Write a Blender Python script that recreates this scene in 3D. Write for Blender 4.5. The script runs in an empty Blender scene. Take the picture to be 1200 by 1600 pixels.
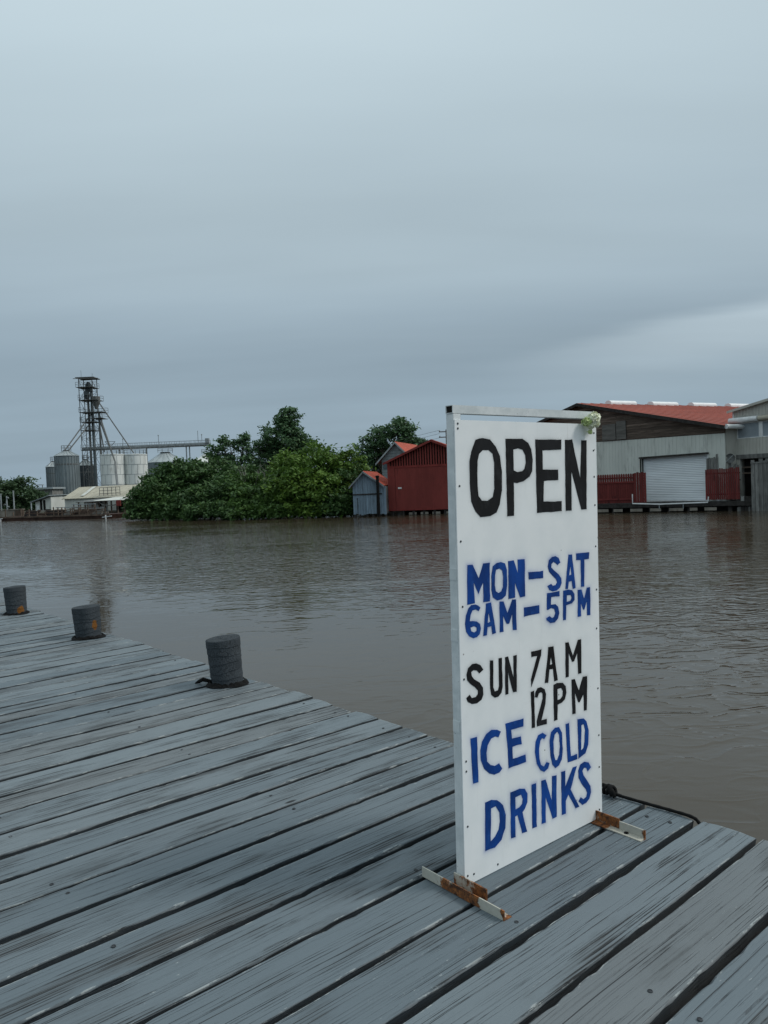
import bpy, bmesh, math, random
import numpy as np
from mathutils import Matrix, Vector

random.seed(7)
RNG = np.random.default_rng(11)
sc = bpy.context.scene
COL = sc.collection
R = math.radians

# ------------------------------------------------------------------ camera, sky, sun, exposure
EYE = 1.60                      # eye height above the dock boards (dock top is z = 0)
WATER_Z = -0.85
FOC, PITCH, ROLL, AZ = 1200.0, 0.03495755712783034, R(2.3), 0.8628602880270577
FW = Vector((math.cos(AZ), math.sin(AZ), 0)); RT = Vector((math.sin(AZ), -math.cos(AZ), 0)); UP = Vector((0, 0, 1))
_f = FW * math.cos(PITCH) - UP * math.sin(PITCH)
_u = FW * math.sin(PITCH) + UP * math.cos(PITCH)
_r = RT * math.cos(ROLL) - _u * math.sin(ROLL)
_uu = RT * math.sin(ROLL) + _u * math.cos(ROLL)
cam = bpy.data.cameras.new('camera')
cam.sensor_fit = 'VERTICAL'; cam.sensor_height = 36.0; cam.sensor_width = 27.0
cam.lens = 36.0 * FOC / 1600.0
cam.clip_start = 0.05; cam.clip_end = 4000
camo = bpy.data.objects.new('camera', cam); COL.objects.link(camo)
m = Matrix.Identity(4)
for i in range(3):
    m[i][0] = _r[i]; m[i][1] = _uu[i]; m[i][2] = -_f[i]
m[0][3], m[1][3], m[2][3] = 0, 0, EYE
camo.matrix_world = m
sc.camera = camo

SUN_DIR = Vector((0.68, -0.60, 0.92)).normalized()     # towards the veiled sun
SUN_EL = math.asin(SUN_DIR.z); SUN_AZ = math.atan2(SUN_DIR.x, SUN_DIR.y)
world = bpy.data.worlds.new('World'); sc.world = world
world.use_nodes = True
wt = world.node_tree; wn = wt.nodes; wl = wt.links
wn.clear()
def W(t, **k):
    n = wn.new(t)
    for a, b in k.items(): setattr(n, a, b)
    return n
def wmath(op, a, b=None, clamp=False):
    n = W('ShaderNodeMath', operation=op, use_clamp=clamp)
    for i, v in enumerate((a, b)):
        if v is None: continue
        if isinstance(v, (int, float)): n.inputs[i].default_value = v
        else: wl.new(v, n.inputs[i])
    return n.outputs[0]
wo = W('ShaderNodeOutputWorld'); bg = W('ShaderNodeBackground'); bg.inputs[1].default_value = 0.1
wl.new(bg.outputs[0], wo.inputs[0])
sky = W('ShaderNodeTexSky', sky_type='NISHITA', sun_disc=False)
sky.sun_elevation = SUN_EL; sky.sun_rotation = SUN_AZ; sky.dust_density = 4.0; sky.air_density = 1.2
tc = W('ShaderNodeTexCoord'); sep = W('ShaderNodeSeparateXYZ'); wl.new(tc.outputs['Generated'], sep.inputs[0])
zc = wmath('MAXIMUM', sep.outputs[2], 0.0)
den = wmath('ADD', zc, 0.12)
cx = wmath('DIVIDE', wmath('ADD', wmath('MULTIPLY', sep.outputs[0], RT.x), wmath('MULTIPLY', sep.outputs[1], RT.y)), den)
cy = wmath('DIVIDE', wmath('ADD', wmath('MULTIPLY', sep.outputs[0], FW.x), wmath('MULTIPLY', sep.outputs[1], FW.y)), den)
cmb = W('ShaderNodeCombineXYZ')
wl.new(wmath('MULTIPLY', wmath('ADD', cx, wmath('MULTIPLY', cy, 0.22)), 0.28), cmb.inputs[0]); wl.new(cy, cmb.inputs[1])
def wnoise(scale, detail, rough, off):
    n = W('ShaderNodeTexNoise'); n.inputs['Scale'].default_value = scale; n.inputs['Detail'].default_value = detail
    n.inputs['Roughness'].default_value = rough
    mp = W('ShaderNodeMapping'); mp.inputs['Location'].default_value = off
    wl.new(cmb.outputs[0], mp.inputs[0]); wl.new(mp.outputs[0], n.inputs['Vector'])
    return n.outputs['Fac']
n1 = wnoise(0.55, 3, 0.5, (3.1, 0.4, 0)); n2 = wnoise(1.5, 4, 0.55, (7.7, 2.0, 0))
zz = wmath('ADD', zc, wmath('MULTIPLY', wmath('SUBTRACT', n1, 0.5), 0.15))
zz = wmath('ADD', zz, wmath('MULTIPLY', wmath('SUBTRACT', n2, 0.5), 0.075))
rp = W('ShaderNodeValToRGB'); wl.new(zz, rp.inputs[0]); rp.color_ramp.interpolation = 'B_SPLINE'
stops = [(0.0, (.30, .40, .48)), (0.08, (.285, .378, .452)), (0.16, (.282, .372, .445)), (0.25, (.375, .475, .545)),
         (0.36, (.46, .57, .63)), (0.53, (.55, .67, .73)), (0.75, (.66, .76, .79)), (1.0, (.70, .79, .81))]
el = rp.color_ramp.elements
while len(el) < len(stops): el.new(0.5)
for e, (p, c) in zip(el, stops):
    e.position = p; e.color = (c[0], c[1], c[2], 1)
# one paler streak of thinner cloud low over the sheds
def pdir(x, y):
    a, b = x - 600, 800 - y
    uu = a * math.cos(ROLL) + b * math.sin(ROLL); vv = -a * math.sin(ROLL) + b * math.cos(ROLL)
    return FW * (FOC * math.cos(PITCH) + vv * math.sin(PITCH)) + RT * uu + UP * (vv * math.cos(PITCH) - FOC * math.sin(PITCH))
d0, d1 = pdir(640, 612).normalized(), pdir(1200, 497).normalized()
nrm = d1.cross(d0).normalized()
if nrm.z < 0: nrm = -nrm
tang = (d1 - d0).normalized()
vm = W('ShaderNodeVectorMath', operation='DOT_PRODUCT'); wl.new(tc.outputs['Generated'], vm.inputs[0]); vm.inputs[1].default_value = nrm
vt = W('ShaderNodeVectorMath', operation='DOT_PRODUCT'); wl.new(tc.outputs['Generated'], vt.inputs[0]); vt.inputs[1].default_value = tang
off = wmath('ADD', vm.outputs['Value'], wmath('MULTIPLY', wmath('SUBTRACT', n2, 0.5), 0.05))
prof = W('ShaderNodeMapRange', interpolation_type='SMOOTHSTEP'); wl.new(off, prof.inputs[0])
prof.inputs[1].default_value = 0.028; prof.inputs[2].default_value = 0.008
prof2 = W('ShaderNodeMapRange', interpolation_type='SMOOTHSTEP'); wl.new(off, prof2.inputs[0])
prof2.inputs[1].default_value = -0.085; prof2.inputs[2].default_value = 0.01
al = W('ShaderNodeMapRange', interpolation_type='SMOOTHSTEP'); wl.new(vt.outputs['Value'], al.inputs[0])
al.inputs[1].default_value = d0.dot(tang) + 0.05; al.inputs[2].default_value = d1.dot(tang) + 0.02
streak = wmath('MULTIPLY', wmath('MULTIPLY', prof.outputs[0], prof2.outputs[0]), al.outputs[0])
lift = W('ShaderNodeMix', data_type='RGBA'); wl.new(wmath('MULTIPLY', streak, 0.85), lift.inputs['Factor'])
wl.new(rp.outputs[0], lift.inputs['A']); lift.inputs['B'].default_value = (.50, .61, .68, 1)
n3 = wnoise(0.9, 3, 0.5, (1.3, 5.1, 0)); n4 = wnoise(2.6, 4, 0.55, (4.4, 9.2, 0))
tex = wmath('ADD', wmath('MULTIPLY', wmath('SUBTRACT', n3, 0.5), 0.46), wmath('MULTIPLY', wmath('SUBTRACT', n4, 0.5), 0.10))
hs = W('ShaderNodeVectorMath', operation='SCALE'); wl.new(lift.outputs['Result'], hs.inputs[0])
wl.new(wmath('MULTIPLY', wmath('ADD', tex, 1.03), 10.0), hs.inputs['Scale'])
mx = W('ShaderNodeMix', data_type='RGBA'); mx.inputs['Factor'].default_value = 0.93
wl.new(sky.outputs[0], mx.inputs['A']); wl.new(hs.outputs[0], mx.inputs['B'])
wl.new(mx.outputs['Result'], bg.inputs[0])

sun = bpy.data.lights.new('sun', 'SUN'); sun.energy = 1.5; sun.angle = R(14); sun.color = (1.0, 0.97, 0.92)
suno = bpy.data.objects.new('sun', sun); COL.objects.link(suno)
suno.rotation_euler = SUN_DIR.to_track_quat('Z', 'Y').to_euler()
suno.location = (5, -10, 30)
sc.view_settings.view_transform = 'Standard'; sc.view_settings.look = 'None'
sc.view_settings.exposure = 0.0; sc.view_settings.gamma = 1.0
sc.view_settings.use_curve_mapping = False

# ------------------------------------------------------------------ where things stand: bearings from the dock
def at(x, y, depth):
    """world point seen at photograph bearing (x, y) at a given forward distance in metres"""
    d = pdir(x, y)
    t = depth / d.dot(FW)
    return Vector((0, 0, EYE)) + d * t
def px(depth): return depth / FOC      # metres per photograph pixel at that distance

# ------------------------------------------------------------------ materials
class NT:
    def __init__(s, name):
        s.m = bpy.data.materials.new(name); s.m.use_nodes = True
        s.t = s.m.node_tree; s.n = s.t.nodes; s.l = s.t.links
        s.b = s.n['Principled BSDF']; s.out = s.n['Material Output']
        s._tc = None
    def node(s, t, **k):
        n = s.n.new(t)
        for a, b in k.items(): setattr(n, a, b)
        return n
    def link(s, a, sock):
        if isinstance(a, (int, float)): sock.default_value = a
        elif isinstance(a, (tuple, list)): sock.default_value = (*a, 1) if len(a) == 3 and sock.type == 'RGBA' else a
        else: s.l.new(a, sock)
    def obj(s, scale=(1, 1, 1), rnd=0.0, rot=(0, 0, 0), world=False):
        if s._tc is None: s._tc = s.node('ShaderNodeTexCoord')
        src = s._tc.outputs['Object']
        if world: src = s.node('ShaderNodeNewGeometry').outputs['Position']
        mp = s.node('ShaderNodeMapping'); mp.inputs['Scale'].default_value = scale; mp.inputs['Rotation'].default_value = rot
        if rnd:
            oi = s.node('ShaderNodeObjectInfo'); ad = s.node('ShaderNodeVectorMath', operation='ADD')
            mu = s.math('MULTIPLY', oi.outputs['Random'], rnd)
            cb = s.node('ShaderNodeCombineXYZ'); s.l.new(mu, cb.inputs[0]); s.l.new(mu, cb.inputs[1]); s.l.new(mu, cb.inputs[2])
            s.l.new(src, ad.inputs[0]); s.l.new(cb.outputs[0], ad.inputs[1]); src = ad.outputs[0]
        s.l.new(src, mp.inputs[0]); return mp.outputs[0]
    def noise(s, vec, scale=1, detail=4, rough=0.55, dist=0.0):
        n = s.node('ShaderNodeTexNoise'); s.link(vec, n.inputs['Vector']); n.inputs['Scale'].default_value = scale
        n.inputs['Detail'].default_value = detail; n.inputs['Roughness'].default_value = rough
        n.inputs['Distortion'].default_value = dist; return n.outputs['Fac']
    def voro(s, vec, scale=1, feature='F1'):
        n = s.node('ShaderNodeTexVoronoi', feature=feature); s.link(vec, n.inputs['Vector']); n.inputs['Scale'].default_value = scale
        return n.outputs['Distance']
    def math(s, op, a, b=0.0, clamp=False):
        n = s.node('ShaderNodeMath', operation=op, use_clamp=clamp); s.link(a, n.inputs[0]); s.link(b, n.inputs[1]); return n.outputs[0]
    def rng(s, v, a, b, c=0.0, d=1.0, smooth=True):
        n = s.node('ShaderNodeMapRange', interpolation_type='SMOOTHSTEP' if smooth else 'LINEAR'); s.link(v, n.inputs[0])
        for i, q in enumerate((a, b, c, d)): n.inputs[i + 1].default_value = q
        return n.outputs[0]
    def mix(s, f, a, b):
        n = s.node('ShaderNodeMix', data_type='RGBA'); s.link(f, n.inputs['Factor']); s.link(a, n.inputs['A']); s.link(b, n.inputs['B']); return n.outputs['Result']
    def attr(s, name, out='Fac'): 
        n = s.node('ShaderNodeAttribute', attribute_name=name); return n.outputs[out]
    def rand(s): return s.node('ShaderNodeObjectInfo').outputs['Random']
    def bump(s, h, strength=0.3, dist=0.01):
        n = s.node('ShaderNodeBump'); n.inputs['Strength'].default_value = strength; n.inputs['Distance'].default_value = dist
        s.link(h, n.inputs['Height']); s.l.new(n.outputs[0], s.b.inputs['Normal'])
    def set(s, color=None, rough=None, metal=None, spec=None):
        if color is not None: s.link(color, s.b.inputs['Base Color'])
        if rough is not None: s.link(rough, s.b.inputs['Roughness'])
        if metal is not None: s.link(metal, s.b.inputs['Metallic'])
        if spec is not None: s.link(spec, s.b.inputs['Specular IOR Level'])
        return s.m
M = {}
def simple(name, c, rough=0.6, var=0.25, scale=3.0, stretch=(1, 1, 1), dirt=None, metal=0.0, rnd=5.0, objvar=0.0):
    """plain weathered surface: base colour with blotches, optional dirt colour in irregular stains"""
    t = NT(name); v = t.obj(stretch, rnd)
    n = t.noise(v, scale, 5, 0.6)
    dk = tuple(k * (1 - var) for k in c); lt = tuple(min(1, k * (1 + var)) for k in c)
    col = t.mix(t.rng(n, 0.3, 0.7), dk, lt)
    if dirt:
        n2 = t.noise(v, scale * 2.7, 6, 0.65)
        col = t.mix(t.rng(n2, 0.52, 0.72), col, dirt)
    if objvar:
        f = t.math('MULTIPLY', t.rand(), objvar); col = t.mix(f, col, tuple(k * 0.35 for k in c))
    t.set(col, rough, metal, .22); t.bump(n, 0.15, 0.02)
    M[name] = t.m; return t.m

def make_plank_mat():
    t = NT('painted_dock_wood'); v = t.obj((1, 1, 1), 37.0)
    def st(sx, sy): 
        mp = t.node('ShaderNodeMapping'); mp.inputs['Scale'].default_value = (sx, sy, sy); t.l.new(v, mp.inputs[0]); return mp.outputs[0]
    warp = t.noise(st(0.9, 2.0), 1, 2)                      # the grain wanders slowly
    cb = t.node('ShaderNodeCombineXYZ'); t.l.new(t.math('MULTIPLY', warp, 0.035), cb.inputs[1])
    ad = t.node('ShaderNodeVectorMath', operation='ADD'); t.l.new(v, ad.inputs[0]); t.l.new(cb.outputs[0], ad.inputs[1])
    def stw(sx, sy):
        mp = t.node('ShaderNodeMapping'); mp.inputs['Scale'].default_value = (sx, sy, sy); t.l.new(ad.outputs[0], mp.inputs[0]); return mp.outputs[0]
    grain = t.noise(stw(1.5, 150), 1, 4, 0.55)
    fine = t.noise(stw(5, 380), 1, 3, 0.65)
    wear = t.noise(st(2.0, 7.0), 1, 6, 0.62)
    wear2 = t.noise(st(0.35, 2.6), 1.3, 4, 0.6)
    crack = t.rng(grain, 0.42, 0.385)                      # dark checks along the grain
    crack = t.math('MULTIPLY', crack, t.rng(wear, 0.43, 0.57, 0.16, 1.0))
    crack2 = t.rng(t.noise(stw(0.55, 75), 1, 2, 0.5), 0.33, 0.30)
    crack = t.math('MAXIMUM', crack, t.math('MULTIPLY', crack2, 0.9))
    blot = t.math('ADD', t.math('MULTIPLY', wear, 0.6), t.math('MULTIPLY', wear2, 0.4))
    worn = t.rng(blot, 0.48, 0.62)
    rnd = t.rand()
    base = t.mix(t.rng(rnd, 0, 1, smooth=False), (.112, .142, .162), (.172, .205, .224))
    rn2 = t.math('FRACT', t.math('MULTIPLY', rnd, 17.3)); base = t.mix(t.rng(rn2, .6, 1.0, 0, .5), base, (.145, .148, .146))
    base = t.mix(t.rng(fine, 0.30, 0.70, 0.0, 0.16), base, (.185, .215, .235))
    col = t.mix(t.math('MULTIPLY', worn, t.rng(grain, .40, .58, .95, .22)), base, (.050, .054, .056))
    col = t.mix(t.math('MULTIPLY', t.rng(wear2, .60, .74), 0.35), col, (.088, .082, .074))
    col = t.mix(t.math('MULTIPLY', crack, 0.88), col, (.010, .011, .012))
    # pale chips: old paint at the arrises and a few flecks on top
    edge = t.attr('edge')
    fl = t.noise(st(30, 80), 1, 4, 0.7)
    fleck = t.math('MULTIPLY', t.rng(fl, 0.66, 0.69), t.rng(t.noise(st(1.6, 4), 1, 3), 0.52, 0.60))
    chip = t.math('MULTIPLY', t.rng(t.noise(st(9, 40), 1, 5, 0.75), 0.545, 0.575), t.rng(edge, .45, .9))
    col = t.mix(t.math('MULTIPLY', t.math('MAXIMUM', chip, fleck), 0.75), col, (.36, .39, .39))
    kn = t.rng(t.voro(st(1.2, 3.3), 1), 0.055, 0.025)
    col = t.mix(kn, col, (.012, .012, .012))
    col = t.mix(t.math('MULTIPLY', t.attr('side'), .82), col, (.020, .025, .030))      # sawn sides coloured much darker than the tops, so gaps read dark
    t.set(col, t.rng(worn, 0, 1, 0.55, 0.78), spec=0.35)
    h = t.math('SUBTRACT', t.math('ADD', t.math('MULTIPLY', grain, 0.5), t.math('MULTIPLY', fine, 0.25)), t.math('MULTIPLY', crack, 1.3))
    t.bump(h, 0.7, 0.005)
    M['plank'] = t.m
make_plank_mat()

def make_water():
    t = NT('river_water'); ang = AZ - math.pi / 2 + R(4)
    v = t.obj((1, 1, 1), 0, (0, 0, 0), world=True)
    rot = t.node('ShaderNodeVectorRotate', rotation_type='Z_AXIS'); t.l.new(v, rot.inputs['Vector']); rot.inputs['Angle'].default_value = -ang
    def st(sx, sy):
        mp = t.node('ShaderNodeMapping'); mp.inputs['Scale'].default_value = (sx, sy, 1); t.l.new(rot.outputs[0], mp.inputs[0]); return mp.outputs[0]
    big = t.noise(st(0.05, 0.09), 1, 3, 0.5, 0.4)
    sx = t.node('ShaderNodeSeparateXYZ'); t.l.new(v, sx.inputs[0])
    patch = t.math('MULTIPLY', t.rng(big, 0.36, 0.60, 0.25, 1.0), t.rng(sx.outputs[0], 4.0, 14.0, .12, 1.0))      # sheltered water by the dock
    w1 = t.noise(st(1.5, 2.5), 1, 2, 0.5, 0.6)
    w2 = t.noise(st(3.8, 6.5), 1, 2, 0.5, 0.4)
    w3 = t.noise(st(0.22, 0.7), 1, 2, 0.5, 0.2)
    sharp = t.math('POWER', t.math('ABSOLUTE', t.math('SUBTRACT', w1, 0.5)), 0.8)
    rid = t.math('POWER', t.math('SUBTRACT', 1.0, t.math('ABSOLUTE', t.math('SUBTRACT', t.math('MULTIPLY', w1, 2.0), 1.0))), 4.0)
    h = t.math('ADD', t.math('ADD', t.math('MULTIPLY', rid, .26), t.math('MULTIPLY', w1, .45)), t.math('MULTIPLY', w2, 0.22))
    h = t.math('ADD', t.math('MULTIPLY', h, patch), t.math('MULTIPLY', w3, 0.25))
    mud = t.noise(st(0.12, 0.3), 1, 4, 0.6)
    t.set(t.mix(mud, (.052, .040, .026), (.068, .054, .036)), 0.045)
    t.b.inputs['IOR'].default_value = 1.33
    t.bump(h, 1.0, 0.078)
    M['water'] = t.m
make_water()

def make_sign_paint():
    t = NT('sign_white_paint'); v = t.obj((1, 1, 1))
    n = t.noise(v, 6, 5, 0.6)
    col = t.mix(t.rng(n, .3, .7), (.81, .835, .84), (.87, .885, .885))
    spk = t.rng(t.voro(v, 22), 0.10, 0.06)
    spk = t.math('MULTIPLY', spk, t.rng(t.noise(v, 9, 2), .58, .64))
    col = t.mix(t.math('MULTIPLY', spk, .8), col, (.10, .08, .06))
    stain = t.rng(t.noise(t.obj((3, 3, 0.8)), 2.2, 5, .65), .58, .75)
    col = t.mix(t.math('MULTIPLY', stain, .22), col, (.50, .52, .51))
    run = t.math('MULTIPLY', t.rng(t.noise(t.obj((38, 38, 1.3)), 1, 4, .6), .60, .72), t.rng(t.noise(v, 3, 2), .50, .62))
    col = t.mix(t.math('MULTIPLY', run, .22), col, (.42, .40, .36))
    k = t.attr('spray_black'); b = t.attr('spray_blue')
    gr = t.noise(v, 400, 2, .7)
    col = t.mix(t.math('MULTIPLY', b, t.rng(gr, .25, .7, .45, 1.0), True), col, (.02, .10, .42))
    col = t.mix(t.math('MULTIPLY', k, t.rng(gr, .25, .7, .45, 1.0), True), col, (.03, .035, .04))
    t.set(col, t.rng(n, .3, .7, .38, .55)); t.bump(t.noise(v, 60, 3, .6), .08, .002)
    M['sign_white'] = t.m
make_sign_paint()
def make_frame_paint():
    t = NT('chipped_white_steel'); v = t.obj((1, 1, 1), 3.0)
    n = t.noise(v, 14, 5, .65); n2 = t.noise(v, 55, 4, .7)
    col = t.mix(t.rng(n, .3, .7), (.56, .60, .61), (.72, .75, .755))
    chip = t.math('MULTIPLY', t.rng(n2, .66, .70), t.rng(t.noise(v, 4, 2), .48, .56))
    col = t.mix(chip, col, (.05, .04, .035)); t.set(col, .5); t.bump(n2, .15, .003); M['frame_white'] = t.m
make_frame_paint()
def make_rusty():
    t = NT('rusty_angle_iron'); v = t.obj((1, 1, 1), 2.0)
    n = t.noise(v, 11, 6, .7); n2 = t.noise(v, 45, 5, .7)
    paint = t.mix(n2, (.36, .35, .29), (.56, .55, .49))
    rust = t.mix(t.rng(n2, .35, .65), (.045, .018, .008), (.30, .105, .025))
    r = t.attr('rust')
    f = t.rng(t.math('ADD', n, t.math('MULTIPLY', r, .32)), .57, .66)
    t.set(t.mix(f, paint, rust), t.rng(f, 0, 1, .5, .85)); t.bump(n2, .4, .004); M['rusty'] = t.m
make_rusty()
def make_post_mat():
    t = NT('cracked_post_paint'); v = t.obj((1, 1, 1), 9.0)
    vs = t.obj((1, 1, .32), 9.0)
    cells = t.voro(vs, 75, 'DISTANCE_TO_EDGE'); n = t.noise(v, 7, 5, .65)
    cr = t.rng(cells, .02, .12)
    paint = t.mix(n, (.030, .037, .044), (.082, .095, .105))
    f = t.math('MULTIPLY', t.math('SUBTRACT', 1.0, cr), t.rng(n, .35, .65, .1, .8))
    col = t.mix(f, paint, (.018, .020, .022))
    rust = t.rng(t.math('ADD', t.attr('rust'), t.math('MULTIPLY', t.noise(v, 14, 4, .6), 1.6)), 1.35, 1.55)
    col = t.mix(rust, col, t.mix(n, (.10, .04, .012), (.30, .13, .03)))
    t.set(col, .85, spec=.15); t.bump(t.math('ADD', cr, n), .5, .008); M['post'] = t.m
make_post_mat()
def make_leaf(name, a, b, c):
    t = NT(name)
    r = t.attr('tone'); col = t.mix(t.rng(r, 0, .5, smooth=False), a, b); col = t.mix(t.rng(r, .5, 1, smooth=False), col, c)
    t.set(col, .55, spec=.3)
    tr = t.node('ShaderNodeBsdfTranslucent'); t.l.new(col, tr.inputs['Color'])
    mxs = t.node('ShaderNodeMixShader'); mxs.inputs[0].default_value = .25
    t.l.new(t.b.outputs[0], mxs.inputs[1]); t.l.new(tr.outputs[0], mxs.inputs[2]); t.l.new(mxs.outputs[0], t.out.inputs[0])
    M[name] = t.m
make_leaf('leaf_dark', (.036, .076, .026), (.056, .117, .037), (.103, .178, .054))
make_leaf('leaf_mid', (.040, .085, .025), (.071, .143, .034), (.132, .225, .053))
make_leaf('leaf_bright', (.048, .103, .021), (.094, .178, .030), (.172, .270, .048))
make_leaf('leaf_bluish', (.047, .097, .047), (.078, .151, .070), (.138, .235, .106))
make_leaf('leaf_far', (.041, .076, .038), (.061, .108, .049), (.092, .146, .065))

simple('black_paint', (.007, .0075, .009), .75, .5, 9, (1, 1, .5), (.020, .021, .023))
simple('blue_paint', (.003, .046, .235), .65, .3, 9, (1, 1, .5), (.012, .075, .30))
simple('rope', (.006, .006, .006), .9, .4, 60)
simple('tar', (.004, .004, .004), .85, .5, 20)
simple('nail', (.045, .05, .055), .6, .3, 40)
simple('dark_timber', (.035, .032, .030), .85, .4, 4, (1, 1, 1), (.015, .013, .012))
simple('bark', (.10, .085, .07), .9, .3, 6)
simple('dead_wood', (.26, .24, .22), .9, .2, 5)
simple('barn_red', (.200, .040, .034), .7, .14, 1.0, (1, 1, .25), (.145, .030, .026))
simple('fence_red', (.170, .033, .030), .75, .2, 1.5, (1, 1, .3), (.06, .014, .014), objvar=.5)
simple('roof_red', (.33, .078, .050), .6, .14, .7, (1, .3, 1), (.27, .062, .042))
simple('roof_orange', (.46, .100, .060), .55, .12, .7, (1, .3, 1))
simple('fascia_red', (.20, .035, .03), .7, .2, 2)
simple('weathered_board', (.170, .130, .105), .9, .5, 2.4, (.3, 1, 4), (.030, .024, .021), objvar=.75)
simple('old_shutter', (.13, .125, .115), .9, .25, 2.0, (.4, 1, 3))
simple('white_cladding', (.57, .595, .55), .6, .08, .8, (1, 1, .3), (.42, .44, .41))
simple('shutter_white', (.74, .78, .80), .45, .07, 1.2, (.3, 1, 3))
simple('cream_wall', (.47, .465, .42), .65, .10, .8, (1, 1, .35), (.40, .39, .35))
simple('white_trim', (.68, .70, .70), .5, .10, 3)
simple('white_vent', (.80, .81, .81), .45, .06, 3)
simple('grey_board', (.20, .20, .19), .9, .4, 2.5, (2, 1, .35), (.08, .078, .072), objvar=.55)
simple('blue_board', (.21, .28, .345), .8, .28, 2.2, (3, 1, .3), (.12, .15, .175), objvar=.35)
simple('grey_siding', (.22, .25, .26), .8, .2, 2)
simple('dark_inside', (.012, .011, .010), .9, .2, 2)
simple('window_glass', (.10, .13, .15), .15, .1, 2)
simple('window_screen', (.26, .30, .33), .5, .1, 2)
simple('galvanised', (.195, .228, .238), .45, .16, .5, (1, 1, .5), (.15, .175, .185), metal=.25)
simple('galvanised_roof', (.36, .40, .41), .4, .12, .6, metal=.2)
simple('silo_white', (.74, .76, .73), .55, .08, .4, (1, 1, .25), (.47, .47, .44))
simple('steel_grey', (.125, .13, .128), .6, .2, 1.5)
simple('steel_pale', (.30, .33, .34), .55, .2, 1.5)
simple('dark_silo', (.050, .062, .068), .5, .2, .8, metal=.2)
simple('tan_roof', (.42, .395, .32), .7, .15, .5, (1, 1, 1), (.28, .26, .21))
simple('shed_white', (.56, .57, .53), .7, .12, .6, (1, 1, .4), (.40, .40, .36))
simple('old_concrete', (.22, .20, .17), .9, .3, .8, (1, 1, 1), (.12, .09, .07))
simple('rust_steel', (.045, .024, .018), .85, .5, 1.3, (1, 1, .5), (.028, .018, .015))
simple('scrap_brown', (.15, .11, .085), .9, .4, 2.5, objvar=.7)
simple('soil', (.045, .040, .028), .95, .3, .3, (1, 1, 1), (.05, .06, .03))
simple('petal', (.78, .80, .62), .6, .12, 40)
simple('petal_green', (.50, .60, .26), .6, .2, 30)
simple('pole_wood', (.16, .15, .14), .9, .2, 3)

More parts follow.
